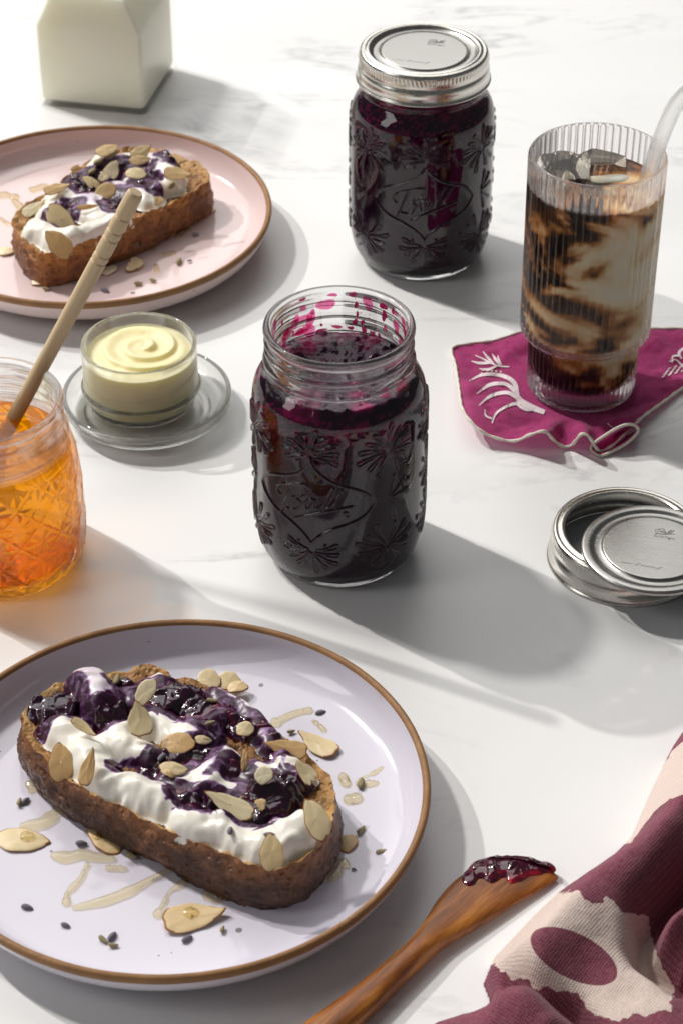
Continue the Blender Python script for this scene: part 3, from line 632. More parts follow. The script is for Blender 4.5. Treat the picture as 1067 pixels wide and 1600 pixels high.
# ================================================================== iced coffee in ribbed glass
CG = (.1296, 1.0116); NR = 54
def rib_glass():
    op = smooth_prof([(26, 2.0), (27.0, .6), (28, .9), (28.8, 3.2), (29.1, 8), (29.2, 20), (29.3, 29), (29.9, 32.3), (32.4, 35.6), (34.0, 38), (34.4, 42), (34.5, 80), (34.9, 130), (35, 138)], 1.2)
    lip = smooth_prof([(35, 138), (34.8, 140), (33.9, 140.6), (32.9, 140), (32.6, 138)], .4)[1:]
    ip = smooth_prof([(32.6, 138), (32.3, 120), (31.9, 80), (31.6, 44), (30.6, 40), (27.6, 36), (26.6, 32), (26.4, 20), (26.2, 13), (24.6, 10.3), (20, 9.6), (.1, 9.5)], 1.5)[1:]
    un = smooth_prof([(.1, 3), (22, 2.8), (26, 2.0)], 3)[:-1]
    P = np.vstack([un, op, lip, ip]); n = NR*14; a = np.arange(n)*2*np.pi/n
    Rr = np.repeat(P[:, :1], n, 1); Z = np.repeat(P[:, 1:2], n, 1); A = np.repeat(a[None], len(P), 0); o0 = len(un); o1 = o0+len(op)+3
    rb = np.abs(np.sin(A*NR/2))                            # round flutes meeting in sharp valleys
    k = np.ones((len(P), 1))*0; k[o0:o1] = 1; k[o0:o1] *= sstep(.5, 3, P[o0:o1, 1:2])
    Rr = Rr+k*(rb-.65)*1.15
    V = np.stack([Rr*np.sin(A), -Rr*np.cos(A), Z], -1).reshape(-1, 3)*.001
    return mesh('ribbed_glass', V, ring_faces(len(P), n), MT['rib_glass'])
t = thing('coffee_glass', 'tall ribbed glass of iced coffee with milk on magenta napkin', 'glass', (*CG, .0016))
obj('ribbed_glass', rib_glass(), t)
def coffee():
    n = 120; pr = smooth_prof([(.1, 9.8), (20, 9.9), (24.4, 10.6), (25.9, 13.2), (26.1, 20), (26.3, 32), (27.3, 36.2), (30.3, 40.2), (31.3, 44.2), (31.6, 80), (31.95, 118), (32, 123.5)], 1.5)
    pr[:, 0] += .35*(pr[:, 0] > 5)
    P = np.vstack([pr, [(r, 123.2) for r in np.linspace(31, .05, 24)]]); a = np.arange(n)*2*np.pi/n
    Rr = np.repeat(P[:, :1], n, 1); Z = np.repeat(P[:, 1:2], n, 1).copy(); A = np.repeat(a[None], len(P), 0); X = Rr*np.sin(A); Y = -Rr*np.cos(A)
    top = (np.arange(len(P)) >= len(pr))[:, None]; Z += top*.5*(fbm(X*.1, Y*.1, 3)-.5)
    return mesh('coffee', np.stack([X, Y, Z], -1).reshape(-1, 3)*.001, ring_faces(len(P), n), MT['coffee'], attrs={'free': .5*np.repeat(top, n, 1).astype(float).reshape(-1)})
obj('coffee', coffee(), t)
mo = at(950, 279, .1250); mo = (mo[0]-CG[0], mo[1]-CG[1])
mf = [(mo[0]*1000+10.5*math.cos(a)*(1+.15*math.sin(3*a)), mo[1]*1000+5*math.sin(a)*(1+.3*math.sin(2*a+1))) for a in np.linspace(0, 2*np.pi, 48, endpoint=False)]
V = [(x*.001, y*.001, .1230) for x, y in mf]+[(mo[0]+(x*.001-mo[0])*.8, mo[1]+(y*.001-mo[1])*.8, .1242) for x, y in mf]+[(mo[0], mo[1], .1247)]
Fs = [[i, (i+1) % 48, 48+(i+1) % 48, 48+i] for i in range(48)]+[[48+i, 48+(i+1) % 48, 96] for i in range(48)]
obj('milk_cloud', mesh('milk_cloud', V, Fs, MT['milk']), t)
def ice_mesh(seed):
    rs = np.random.default_rng(seed); n = 9; V = []; Fs = []
    for axi in range(3):
        for sg in (-1, 1):
            u, v = np.meshgrid(np.linspace(-1, 1, n), np.linspace(-1, 1, n), indexing='ij'); P = np.zeros((n, n, 3)); P[..., axi] = sg; P[..., (axi+1) % 3] = u*sg; P[..., (axi+2) % 3] = v
            Q = P/np.linalg.norm(P, axis=-1)[..., None]; P = P*.72+Q*.40
            b = len(V)*n*n; V.append(P.reshape(-1, 3)); Fs.append(grid_faces(n, n)+b)
    V = np.vstack(V); V += .05*(np.stack([fbm(V[:, 0]*1.7+V[:, 2]+seed, V[:, 1]*1.7+k*5-V[:, 2], 2) for k in range(3)], -1)-.5)*2
    return mesh('ice_cube', V*.0105, np.vstack(Fs), MT['ice'])
for px, py, zz, ro, lb in ((875, 268, .1235, (.3, .2, .5), 'ice cube floating at the left in the coffee glass'), (935, 262, .1232, (.75, .35, .2), 'amber tinted ice cube floating nearest the straw in the coffee')):
    p = at(px, py, zz+.003); tag(obj('ice_cube', ice_mesh(px), None, (p[0], p[1], zz-.0022), ro), lb, 'ice cube', 'ice cubes in the coffee')
# straw
pts = np.array([(.137, 1.008, .030), (.1485, 1.0085, .095), (.1575, 1.009, .1406), (.163, 1.0092, .162), (.1675, 1.009, .173), (.177, 1.007, .183), (.192, 1.004, .190), (.215, 1.000, .197)])
pth = open_curve(pts, 60); vo, fo = tube(pth, .0043, 28, False); vi, fi = tube(pth, .0031, 28, False); m_ = len(pth)
ends = [[j, (j+1) % 28, len(vo)+(j+1) % 28, len(vo)+j] for j in range(28)]+[[(m_-1)*28+(j+1) % 28, (m_-1)*28+j, len(vo)+(m_-1)*28+j, len(vo)+(m_-1)*28+(j+1) % 28] for j in range(28)]
V, Fs = join([(vo, fo), (vi, [f[::-1] for f in fi])]); tag(obj('drinking_straw', mesh('drinking_straw', V, Fs+ends, MT['straw_glass'])), 'bent clear glass straw in the iced coffee', 'straw')

# ================================================================== magenta napkin under the glass
NB = [(706, 545, 1), (738, 537, 1), (770, 533, 1), (805, 522, 1), (840, 512, 1), (900, 508, 1), (960, 510, 1), (1020, 514, 1), (1080, 516, 1), (1130, 540, 1), (1120, 582, 1), (1067, 607, 2), (1040, 626, 3), (1005, 651, 5), (985, 670, 7), (958, 696, 3), (938, 706, 1), (928, 697, 5), (920, 684, 13), (908, 679, 14), (893, 696, 3), (880, 699, 1.5), (866, 690, 6), (850, 675, 15), (828, 680, 11), (802, 690, 5), (768, 683, 6), (742, 667, 10), (722, 640, 12), (716, 605, 9), (711, 572, 3)]
bw = closed_curve([np.append(at(x, y, z*.001)[:2], z*.001) for x, y, z in NB], 260)
def napkin():
    m = 44; n = len(bw); c = np.array([CG[0], CG[1]]); V = np.zeros((m, n, 3))
    for i in range(m):
        s = .003+(i/(m-1))*.997; P = c+(bw[:, :2]-c)*s; d = np.linalg.norm(P-c, axis=1); D = np.linalg.norm(bw[:, :2]-c, axis=1)
        k = sstep(.029, 1., 0*d+0)  # flat under the glass
        k = np.clip((d-.031)/(np.maximum(D, .034)-.031), 0, 1)**1.25
        z = .0008+k*(bw[:, 2]-.0008)+k*(1-k)*.034*(fbm(P[:, 0]*75, P[:, 1]*75, 3)-.42)*(d > .031)
        V[i, :, :2] = P; V[i, :, 2] = np.maximum(z, .0006)
    return V.reshape(-1, 3), ring_faces(m, n)
NV, NF = napkin(); NT = bvh_of(NV, NF)
t = thing('napkin', 'crumpled magenta cotton napkin with pale leaf print under coffee glass', 'napkin')
obj('cloth', mesh('cloth', NV, NF, MT['napkin']), t)
hp = np.vstack([bw, bw[:2]]); V, Fs = tube(hp+np.array([0, 0, .0004]),   .0008+.0002*np.array([math.sin(k*1.3) for k in range(len(hp))]), 8, False)
obj('hem', mesh('hem', V, Fs, MT['hem']), t)
loop = closed_curve([at(x, y, z*.001) for x, y, z in ((924, 696, 4), (948, 678, 11), (972, 665, 14), (990, 664, 14), (996, 674, 10), (980, 691, 5.5), (958, 704, 2.5), (938, 712, 1.2), (926, 706, 1.2))], 60)
back = np.array([.010, .012, 0.]); lc = loop.mean(0); rolls = []
for k in np.linspace(0, 1, 9): P = lc+(loop-lc)*(1-.55*k)+back*k; P[:, 2] = np.maximum(P[:, 2]*(1-.25*k), .0012); rolls.append(P)
obj('rolled_fold', mesh('rolled_fold', np.vstack(rolls), ring_faces(9, 60), MT['napkin']), t)
V, Fs = tube(np.vstack([loop, loop[:2]]), .0008, 8, False); obj('hem', mesh('hem', V, Fs, MT['hem']), t)
def nap_stroke(P, w_):
    P = open_curve(P, max(6, 4*len(P))); ws = .72*np.interp(np.linspace(0, 1, len(P)), np.linspace(0, 1, len(w_)), w_); L, Q = [], []
    T = np.gradient(P, axis=0); T /= np.linalg.norm(T, axis=1)[:, None]+1e-9
    for p, t_, ww in zip(P, T, ws):
        nn = np.array([-t_[1], t_[0]])*ww/2
        for lst, q in ((L, p+nn), (Q, p-nn)):
            h, _ = hit(NT, *q)
            if h is None: h, _ = hit(NT, *p)
            if h is None: return None
            lst.append(h+np.array([0, -.0002, .0005]))
    m = len(L); return np.array(L+Q), [[i, i+m, i+m+1, i+1] for i in range(m-1)]
strokes = [  # leaf sprig, then the plume, then the berry cluster on the right
    ([(795, 574), (775, 572), (755, 562), (742, 556)], (2, 3, 4, 2)), ([(772, 571), (760, 558), (754, 550)], (3, 6, 2)), ([(780, 572), (772, 560), (768, 553)], (3, 6, 2)), ([(765, 568), (748, 568), (736, 565)], (4, 7, 2)), ([(775, 573), (762, 578), (748, 577)], (3, 6, 2)), ([(783, 572), (778, 562), (777, 556)], (2, 5, 1)),
    ([(850, 645), (825, 635), (808, 622), (803, 600), (785, 588), (755, 586), (732, 596)], (10, 14, 12, 10, 8, 7, 2)), ([(806, 615), (790, 601), (765, 602), (744, 616)], (9, 8, 8, 2)), ([(808, 622), (790, 614), (765, 620), (748, 634)], (9, 8, 7, 2)), ([(812, 630), (795, 634), (775, 646), (768, 662)], (8, 6, 5, 3)), ([(768, 655), (758, 650), (757, 640)], (4, 4, 2)), ([(838, 640), (820, 640), (806, 632)], (6, 8, 4)),
    ([(1068, 575), (1055, 563), (1045, 566)], (4, 3, 2)), ([(1062, 556), (1050, 558), (1050, 568)], (5, 4, 2)), ([(1067, 545), (1060, 552), (1064, 562)], (6, 6, 3)), ([(960, 700), (952, 688), (945, 682)], (2, 2, 2)), ([(965, 672), (955, 668), (948, 662)], (2, 2, 2))]
for i in range(7):
    for j in range(4): strokes.append(([(1033+i*5+j*3-(3 if i % 2 else 0), 590-i*1.5-j*6+(j*2)), (1036+i*5+j*3-(3 if i % 2 else 0), 589-i*1.5-j*6+(j*2))], (2.6, 2.6)))
for i in range(5):
    for j in range(2): strokes.append(([(752+i*7-j*2, 579+j*5+i*.6), (755+i*7-j*2, 579+j*5+i*.6)], (3, 3)))
pp = [q for q in (nap_stroke(P, w_) for P, w_ in strokes) if q is not None]
o_ = obj('leaf_print', mesh('leaf_print', *join(pp), MT['leafprint'], False), t); o_['kind'] = 'stuff'

# ================================================================== toasts
def toast(spec):
    zt, zb = spec['zt'], PLATE_Z+.0002
    out = closed_curve([at(x, y, zt)[:2] for x, y in spec['outline']], 220); c = out.mean(0)
    t = thing('toast', spec['label'], 'toast', (0, 0, 0)); n = len(out)
    nrm = np.roll(out, -1, 0)-np.roll(out, 1, 0); nrm = np.stack([nrm[:, 1], -nrm[:, 0]], -1); nrm /= np.linalg.norm(nrm, axis=1)[:, None]
    area = np.sum(out[:, 0]*np.roll(out[:, 1], -1)-np.roll(out[:, 0], -1)*out[:, 1])
    if area < 0: nrm = -nrm
    ks = np.arange(n); arc = ks*.0018*1000/2
    # crust wall
    m = 26; V = []; ed = []
    for i in range(m):
        k = i/(m-1); z = zt-(zt-zb)*k; bul = spec['flare']*(math.sin(min(1, k*1.15)*math.pi/2))-spec['flare']*.55*max(0, k-.72)/.28
        wob = .0030*(fbm(arc*.10+3, k*3+0*arc, 4)-.5)+.0024*(fbm(arc*.6, k*11+0*arc, 4)-.5)
        top = .0016*(fbm(arc*.28, 0*arc+5, 3)-.45)*(1-k)**4*2
        V.append(np.c_[out+nrm*(bul+wob)[:, None], z+top]); ed.append(np.full(n, (1-k)**3*1.2))
    last = V[-1].copy(); V.append(np.c_[c+(last[:, :2]-c)*.9, np.full(n, zb)]); V.append(np.c_[c+(last[:, :2]-c)*.02, np.full(n, zb)]); ed += [np.zeros(n)]*2
    obj('crust', mesh('crust', np.vstack(V), ring_faces(len(V), n), spec['crust'], attrs={'edge': np.concatenate(ed)}), t)
    # toasted crumb face
    Vc = []; ec = []
    for i, s in enumerate(np.linspace(1, .02, 40)):
        P = c+(V[0][:, :2]-c)*s; z = zt+(V[0][:, 2]-zt)*max(0, 1-(1-s)*12)-.0018*sstep(1, .93, s)+.0045*(fbm(P[:, 0]*380, P[:, 1]*380, 4)-.5)*sstep(1, .97, s)
        Vc.append(np.c_[P, z]); ec.append(np.full(n, .6*s**6))
    obj('crumb', mesh('crumb', np.vstack(Vc), ring_faces(40, n), MT['crumb'], attrs={'edge': np.concatenate(ec)}), t)
    # spread: heights on a fine grid
    lo = out.min(0)-.006; hi = out.max(0)+.006; st = .00052
    gx, gy = np.meshgrid(np.arange(lo[0], hi[0], st), np.arange(lo[1], hi[1], st), indexing='ij'); d = poly_sdf(gx, gy, out)
    base = zt-.0009-np.maximum(0, -d+.0006)**1.0*1.6
    q = to_px(np.stack([gx, gy, np.full(gx.shape, zt+.004)], -1)); qx, qy = q[..., 0], q[..., 1]
    wx = qx+spec['wob']*(fbm(gx*140, gy*140, 3)-.5)*2; wy = qy+spec['wob']*.7*(fbm(gx*140+9, gy*140+4, 3)-.5)*2
    def field(blobs, rs_=1.):
        h = np.zeros(gx.shape)
        for x0, y0, x1, y1, rad, hh in blobs:
            rad *= rs_; e = np.array([x1-x0, y1-y0]); tt = np.clip(((wx-x0)*e[0]+(wy-y0)*e[1])/((e*e).sum()+1e-6), 0, 1)
            dd = np.hypot(wx-x0-tt*e[0], (wy-y0-tt*e[1])*spec['asp'])/rad
            v = hh*np.sqrt(np.clip(1-dd**2, 0, 1)); h = np.maximum(h, v)+.25*np.minimum(h, v)
        return h
    hy = field(spec['yog'], 1.04)*.00118; hj = field(spec['jam'], .93)*.00092
    r1 = 1-np.abs(2*fbm(gx*48+2+1.2*fbm(gx*60, gy*60, 2), gy*80+1.2*fbm(gx*60+7, gy*60, 2), 2)-1); r2 = fbm(gx*300, gy*300, 3)
    hy = hy*(.82+.42*(r1-.7)+.03*(r2-.5))
    for _ in range(7): hy = .4*hy+.15*(np.roll(hy, 1, 0)+np.roll(hy, -1, 0)+np.roll(hy, 1, 1)+np.roll(hy, -1, 1))
    lump = np.maximum(0, fbm(gx*150+5, gy*150, 2)-.44)*.0090+.0007*(r2-.5)
    hj = np.where(hj > 0, hj*.75+lump*sstep(0, .0014, hj), 0)
    lim = sstep(-.0010, .0012, d); hy *= lim; hj *= lim
    total_y = base+hy-.0004; total_j = base+hy*.15+hj-.0009
    def emit(name, Zs, keep, material, attrs):
        idx = -np.ones(gx.shape, int); cell = keep[:-1, :-1] | keep[1:, :-1] | keep[:-1, 1:] | keep[1:, 1:]
        use = np.zeros(gx.shape, bool)
        for a in (0, 1):
            for b in (0, 1): use[a:gx.shape[0]-1+a, b:gx.shape[1]-1+b] |= cell
        idx[use] = np.arange(use.sum()); i, j = np.where(cell)
        Fq = np.stack([idx[i, j], idx[i+1, j], idx[i+1, j+1], idx[i, j+1]], -1); Vq = np.stack([gx[use], gy[use], Zs[use]], -1)
        return Vq, Fq, obj(name, mesh(name, Vq, Fq, material, attrs={k: v[use] for k, v in attrs.items()}), t)
    # colour bleed of the berries into the yogurt
    bl = hj.copy()
    near = np.clip(hj/.0012, 0, 1)*(total_j > total_y-.0003)
    for _ in range(15):
        near = np.maximum(near, .25*(np.roll(near, 1, 0)+np.roll(near, -1, 0)+np.roll(near, 1, 1)+np.roll(near, -1, 1)))
        near = (near+.5*(np.roll(near, 2, 0)+np.roll(near, -2, 0)+np.roll(near, 2, 1)+np.roll(near, -2, 1))*.5)/1.5
    stain = np.clip(near**2.2*1.0*np.maximum(.8*sstep(.48, .72, fbm(gx*95+spec['seed'], gy*95, 4)+.05*near), sstep(.86, .98, 1-np.abs(2*fbm(gx*60+2.5*fbm(gx*50, gy*50, 2)+spec['seed'], gy*95+2.5*fbm(gx*50+9, gy*50, 2), 3)-1)))+field(spec['tint'])*.9, 0, 1)
    Vy, Fy, _ = emit('yogurt', total_y, hy > .0002, MT['cream'], {'stain': stain})
    Vj, Fj, _ = emit('jam', total_j, (hj > .0003) & (total_j > total_y-.0008), MT['jam'], {'thin': sstep(.0012, .0002, total_j-total_y)*.25})
    allv, allf = join([(np.vstack(V), ring_faces(len(V), n)), (np.vstack(Vc), ring_faces(40, n)), (Vy, Fy), (Vj, Fj)])
    return bvh_of(allv, allf)
FT = toast(dict(label='large dark crusted toast with yogurt, berry jam and almonds on lilac plate', zt=.0275, seed=1, flare=.0035, crust=MT['crust'], wob=9, asp=1.3,
    outline=[(38, 1118), (62, 1088), (115, 1062), (185, 1050), (228, 1040), (255, 1046), (266, 1062), (292, 1060), (345, 1082), (400, 1112), (440, 1150), (485, 1182), (514, 1222), (522, 1262), (505, 1310), (470, 1345), (425, 1358), (370, 1345), (300, 1315), (220, 1276), (140, 1236), (75, 1192), (42, 1152)],
    yog=[(100, 1135, 150, 1195, 34, 9), (150, 1210, 260, 1250, 26, 8.5), (215, 1225, 255, 1252, 26, 8), (175, 1150, 230, 1175, 26, 8), (185, 1135, 225, 1130, 18, 8), (140, 1062, 155, 1095, 36, 12), (200, 1080, 250, 1065, 26, 6), (300, 1140, 345, 1110, 30, 7), (240, 1110, 290, 1150, 30, 6), (290, 1275, 330, 1285, 28, 8.5), (355, 1290, 400, 1312, 30, 10), (430, 1310, 470, 1290, 32, 11), (350, 1180, 330, 1215, 30, 8), (440, 1185, 470, 1210, 22, 8), (380, 1090, 340, 1078, 22, 5), (395, 1110, 420, 1150, 24, 5), (300, 1210, 420, 1250, 40, 5), (260, 1215, 290, 1240, 28, 6), (400, 1200, 430, 1215, 26, 6)],
    jam=[(70, 1100, 95, 1090, 30, 7), (88, 1120, 75, 1130, 20, 5), (180, 1105, 165, 1120, 24, 9), (205, 1070, 190, 1062, 17, 8), (255, 1085, 290, 1085, 36, 9), (310, 1115, 340, 1105, 32, 8), (215, 1160, 205, 1168, 16, 4), (145, 1165, 152, 1172, 13, 3.5), (300, 1175, 255, 1185, 28, 6), (225, 1195, 260, 1200, 18, 4), (370, 1125, 425, 1140, 22, 6), (365, 1180, 325, 1165, 16, 6), (320, 1205, 370, 1195, 24, 7), (285, 1240, 300, 1250, 24, 9), (410, 1235, 450, 1225, 34, 10), (340, 1255, 400, 1275, 24, 8), (450, 1190, 430, 1180, 20, 6), (440, 1255, 415, 1265, 20, 8), (180, 1200, 160, 1190, 10, 3)],
    tint=[(135, 1060, 150, 1085, 40, .32), (335, 1090, 360, 1080, 20, .25), (340, 1190, 350, 1200, 26, .3)]))
RT = toast(dict(label='smaller golden crusted toast with yogurt, jam and almonds on pink plate', zt=.0275, seed=5, flare=.0022, crust=MT['crust2'], wob=6, asp=1.6,
    outline=[(22, 345), (40, 322), (80, 296), (130, 258), (180, 236), (235, 230), (285, 245), (318, 262), (326, 280), (300, 300), (240, 330), (180, 358), (120, 384), (70, 395), (38, 378)],
    yog=[(60, 355, 100, 372, 26, 8), (110, 365, 190, 345, 18, 8), (150, 310, 105, 300, 26, 6), (75, 325, 100, 300, 18, 7), (90, 300, 160, 250, 18, 6), (160, 250, 250, 245, 20, 7), (255, 260, 270, 275, 22, 9), (250, 290, 275, 282, 16, 8), (180, 290, 220, 300, 26, 6), (130, 320, 170, 330, 24, 6), (210, 260, 230, 300, 26, 5)],
    jam=[(85, 335, 110, 320, 15, 5), (120, 280, 140, 275, 16, 7), (115, 300, 150, 290, 14, 5), (150, 325, 175, 318, 13, 5), (175, 265, 190, 260, 15, 7), (160, 252, 145, 262, 10, 5), (215, 280, 235, 285, 20, 7), (262, 248, 268, 252, 14, 11), (225, 300, 240, 295, 14, 7), (190, 310, 175, 322, 12, 5), (240, 250, 225, 262, 10, 5), (200, 250, 206, 246, 10, 6), (200, 290, 195, 300, 12, 6), (100, 350, 95, 340, 9, 4)],
    tint=[(125, 290, 140, 310, 24, .35), (180, 285, 210, 300, 22, .3), (245, 240, 262, 246, 20, .3)]))

# ================================================================== almond flakes
def flake_mesh(kind):
    rs = np.random.default_rng(50+kind); n = 36; a = np.arange(n)*2*np.pi/n
    tip = (.30, .45, .15, .38)[kind]; x = np.cos(a); y = np.sin(a)*(1-tip*np.cos(a)*.8-tip*.25*np.cos(a)**2)
    if kind == 3: x = np.where(x < -.55, -.55+.12*np.sin(y*9), x)
    wob = 1+.05*np.sin(3*a+kind*2)+.03*np.sin(5*a+kind)+.02*np.sin(9*a); x *= wob; y *= wob
    rings = [(.04, .5), (.4, .5), (.75, .46), (.93, .36), (1., .1), (1.0, -.12), (.93, -.38), (.7, -.5), (.04, -.5)]
    V = []; sl = []
    for s, h in rings: V.append(np.c_[x*s, y*s, np.full(n, h)])
    for i in range(len(rings)-1): sl += [1 if (i == 4 or (i in (3, 5) and math.sin(2.*math.pi*j_/n*(1+kind % 2)+kind*1.7) > -.25)) else 0 for j_ in range(n)]
    V = np.vstack(V); V[:, 2] += (.5*(fbm(V[:, 0]*3+kind*7, V[:, 1]*3, 2)-.5))+.9*V[:, 0]**2*(1.1 if kind % 2 else -.7)
    return mesh('almond_flake', V, ring_faces(len(rings), n), [MT['almond'], MT['skin']], slots=sl)
FLK = [flake_mesh(k) for k in range(4)]
TABLE_PLATE = {}
def ray_plane(px, py, P0, nn):
    d = ray(px, py); return O+d*(((P0-O)@nn)/(d@nn))
def flake(p1, p2, wpx, label, tree, kind=0, lean=.35, lift=.0006, z=None, thick=.0008, group=None):
    cx_, cy_ = (p1[0]+p2[0])/2, (p1[1]+p2[1])/2
    P = None; nn = np.array([0, 0, 1.])
    if tree is not None:
        hs = [hit(tree, cx_+dx, cy_+dy) for dx in (-6, 0, 6) for dy in (-5, 0, 5)]; hs = [h for h in hs if h[0] is not None]
        if hs:
            P = np.mean([h[0] for h in hs], 0); nn = np.mean([h[1]*(1 if h[1][2] > 0 else -1) for h in hs], 0)
            P[2] = max(P[2], np.percentile([h[0][2] for h in hs], 70))
    if P is None: P = at(cx_, cy_, z if z is not None else PLATE_Z+.0012)
    nn = nn*.5+np.array([0, 0, 1.])*.8; tc = O-P; tc /= np.linalg.norm(tc); nn = nn/np.linalg.norm(nn)*(1-lean)+tc*lean; nn /= np.linalg.norm(nn)
    P = at(cx_, cy_, P[2]+lift)
    A, B = ray_plane(*p1, P, nn), ray_plane(*p2, P, nn); ex = (B-A)/2; hl = np.linalg.norm(ex); ex /= hl; ey = np.cross(nn, ex); ey /= np.linalg.norm(ey)
    e = np.array([p2[0]-p1[0], p2[1]-p1[1]], float); e /= np.linalg.norm(e); pn = np.array([-e[1], e[0]])*wpx/2
    hw = np.linalg.norm(ray_plane(cx_+pn[0], cy_+pn[1], P, nn)-ray_plane(cx_-pn[0], cy_-pn[1], P, nn))/2
    o = obj('almond_flake', FLK[kind % 4]); M_ = Matrix.Identity(4)
    for r_ in range(3): M_[r_][0] = ex[r_]*hl; M_[r_][1] = ey[r_]*hw; M_[r_][2] = nn[r_]*thick; M_[r_][3] = P[r_]
    o.matrix_world = M_
    return tag(o, label, 'almond flake', group)
GF = 'almond flakes on and beside the large toast'
L_ = .35
for i, (p1, p2, w_, lb, kd, ln, lift) in enumerate([
    ((96, 1222), (95, 1160), 40, 'broad almond flake hanging over the left end of the large toast', 0, .75, .003),
    ((130, 1230), (146, 1170), 22, 'narrow upright almond flake second from the left on the large toast', 1, .75, .003),
    ((224, 1152), (213, 1096), 37, 'teardrop almond flake standing upright with a pointed tip on large toast', 1, .8, .006),
    ((216, 1100), (242, 1060), 28, 'brown skinned curved almond flake near the back edge of the large toast', 2, .7, .004),
    ((251, 1163), (306, 1160), 34, 'oval almond flake lying flat in the middle of the large toast', 2, .3, .002),
    ((249, 1199), (294, 1203), 22, 'small oval almond flake just in front of the flat middle one', 0, .3, .002),
    ((308, 1066), (346, 1060), 36, 'pale round almond flake at the far back edge of the large toast', 2, .5, .004),
    ((338, 1066), (377, 1062), 30, 'yellowish almond flake overlapping the pale one at the back edge', 2, .5, .003),
    ((369, 1140), (398, 1138), 24, 'small round almond flake on white swirl right of the middle', 2, .5, .003),
    ((482, 1177), (415, 1162), 28, 'long pale almond flake near the right end of the large toast', 1, .5, .003),
    ((402, 1222), (424, 1200), 28, 'small stubby almond flake upright in jam near the right end', 2, .7, .004),
    ((497, 1230), (463, 1188), 26, 'folded almond flake bridging yogurt and crust at the right end', 3, .6, .004),
    ((398, 1277), (322, 1238), 30, 'large almond flake with brown skin sloping across the front jam', 1, .6, .004),
    ((381, 1206), (384, 1170), 11, 'almond flake seen edge on in the jam right of the middle', 0, .8, .004),
    ((508, 1312), (480, 1248), 38, 'broad yellow almond flake leaning on the right end crust', 0, .75, .003),
    ((424, 1362), (425, 1302), 38, 'broad almond flake hanging over the front edge of the large toast', 0, .8, .004),
    ((398, 1262), (416, 1252), 20, 'broken almond crumb in the jam beside the sloping flake', 3, .6, .003),
    ((305, 1154), (332, 1158), 14, 'sliver of almond between the flat middle flake and white swirl', 0, .5, .003),
    ((112, 1122), (150, 1150), 15, 'thin reddish almond sliver on the white dollop at left', 1, .6, .006),
    ((272, 1215), (258, 1200), 10, 'tiny almond curl under the small middle flake', 2, .5, .002)]):
    flake(p1, p2, w_, lb, FT, kd, ln, lift, group=GF)
for p1, p2, w_, lb, kd, z in [((-6, 1308), (77, 1316), 36, 'long almond flake on lilac plate cut by the left frame edge', 0, None), ((190, 1328), (140, 1290), 40, 'broad almond flake with honey drops on lilac plate below the crust', 0, None), ((252, 1442), (351, 1424), 42, 'largest almond flake lying in front of the toast on lilac plate', 1, None), ((526, 1180), (468, 1146), 28, 'translucent almond flake on lilac plate behind the right end of toast', 1, None), ((537, 1330), (552, 1302), 26, 'small round almond flake propped against the right end of toast', 2, None), ((355, 1076), (389, 1070), 18, 'almond flake on lilac plate behind the toast, mostly hidden', 2, .010)]:
    flake(p1, p2, w_, lb, None, kd, .12, 0, z if z else PLATE_Z+.0014, .0013, group=GF)
GR = 'almond flakes on and beside the small toast'
for p1, p2, w_, lb, kd, ln, lift in [
    ((76, 322), (118, 366), 34, 'large almond flake with brown edge at the left end of small toast', 0, .7, .003), ((110, 402), (74, 360), 34, 'large pale almond flake hanging over the front left of small toast', 0, .75, .004),
    ((34, 338), (70, 314), 16, 'narrow almond flake at the far left tip of small toast', 1, .5, .003), ((68, 300), (110, 289), 16, 'bent almond flake above the left yogurt of small toast', 1, .5, .003),
    ((150, 240), (186, 228), 17, 'upper almond flake of the overlapping pair at the back of small toast', 0, .5, .005), ((160, 242), (188, 236), 13, 'lower almond flake of the overlapping pair at the back of small toast', 0, .5, .003),
    ((206, 250), (236, 228), 22, 'upright pale almond flake at the back right of small toast', 1, .7, .006), ((202, 252), (236, 248), 15, 'almond flake lying below the upright one at back right', 0, .6, .004),
    ((196, 270), (230, 272), 18, 'flat almond flake in jam right of the middle of small toast', 2, .5, .003), ((255, 270), (299, 273), 20, 'oval almond flake on white yogurt at the right end of small toast', 1, .5, .003),
    ((165, 282), (184, 252), 24, 'rough golden almond flake in the middle of small toast', 3, .7, .004), ((158, 298), (130, 275), 16, 'slanting almond flake left of the middle of small toast', 0, .6, .003),
    ((150, 312), (181, 288), 26, 'heart shaped brown edged almond flake in front of the slanting one', 2, .7, .003), ((120, 325), (154, 321), 8, 'almond flake seen edge on above the front yogurt of small toast', 0, .7, .002),
    ((152, 272), (171, 280), 16, 'small almond piece beside the golden middle flake', 3, .5, .003), ((237, 313), (257, 314), 14, 'toasted almond crumb stuck below the dipper tip on small toast', 3, .7, .003), ((112, 266), (124, 258), 8, 'tiny almond sliver at the far left back of small toast', 0, .6, .003)]:
    flake(p1, p2, w_, lb, RT, kd, ln, lift, group=GR)
for p1, p2, w_, lb, kd in [((237, 362), (281, 359), 18, 'almond flake in honey on pink plate in front of toast', 0), ((300, 327), (338, 327), 15, 'amber soaked almond flake on pink plate right of toast', 2), ((196, 410), (224, 416), 24, 'brown skinned almond piece on pink plate beside the dipper', 3), ((49, 440), (76, 437), 15, 'small almond flake at the front left of pink plate', 2), ((-4, 393), (25, 391), 12, 'almond flake on pink plate at the left frame edge', 0), ((160, 428), (184, 414), 11, 'almond flake partly behind the dipper on pink plate', 0)]:
    flake(p1, p2, w_, lb, None, kd, .12, 0, PLATE_Z+.0014, .0013, group=GR)

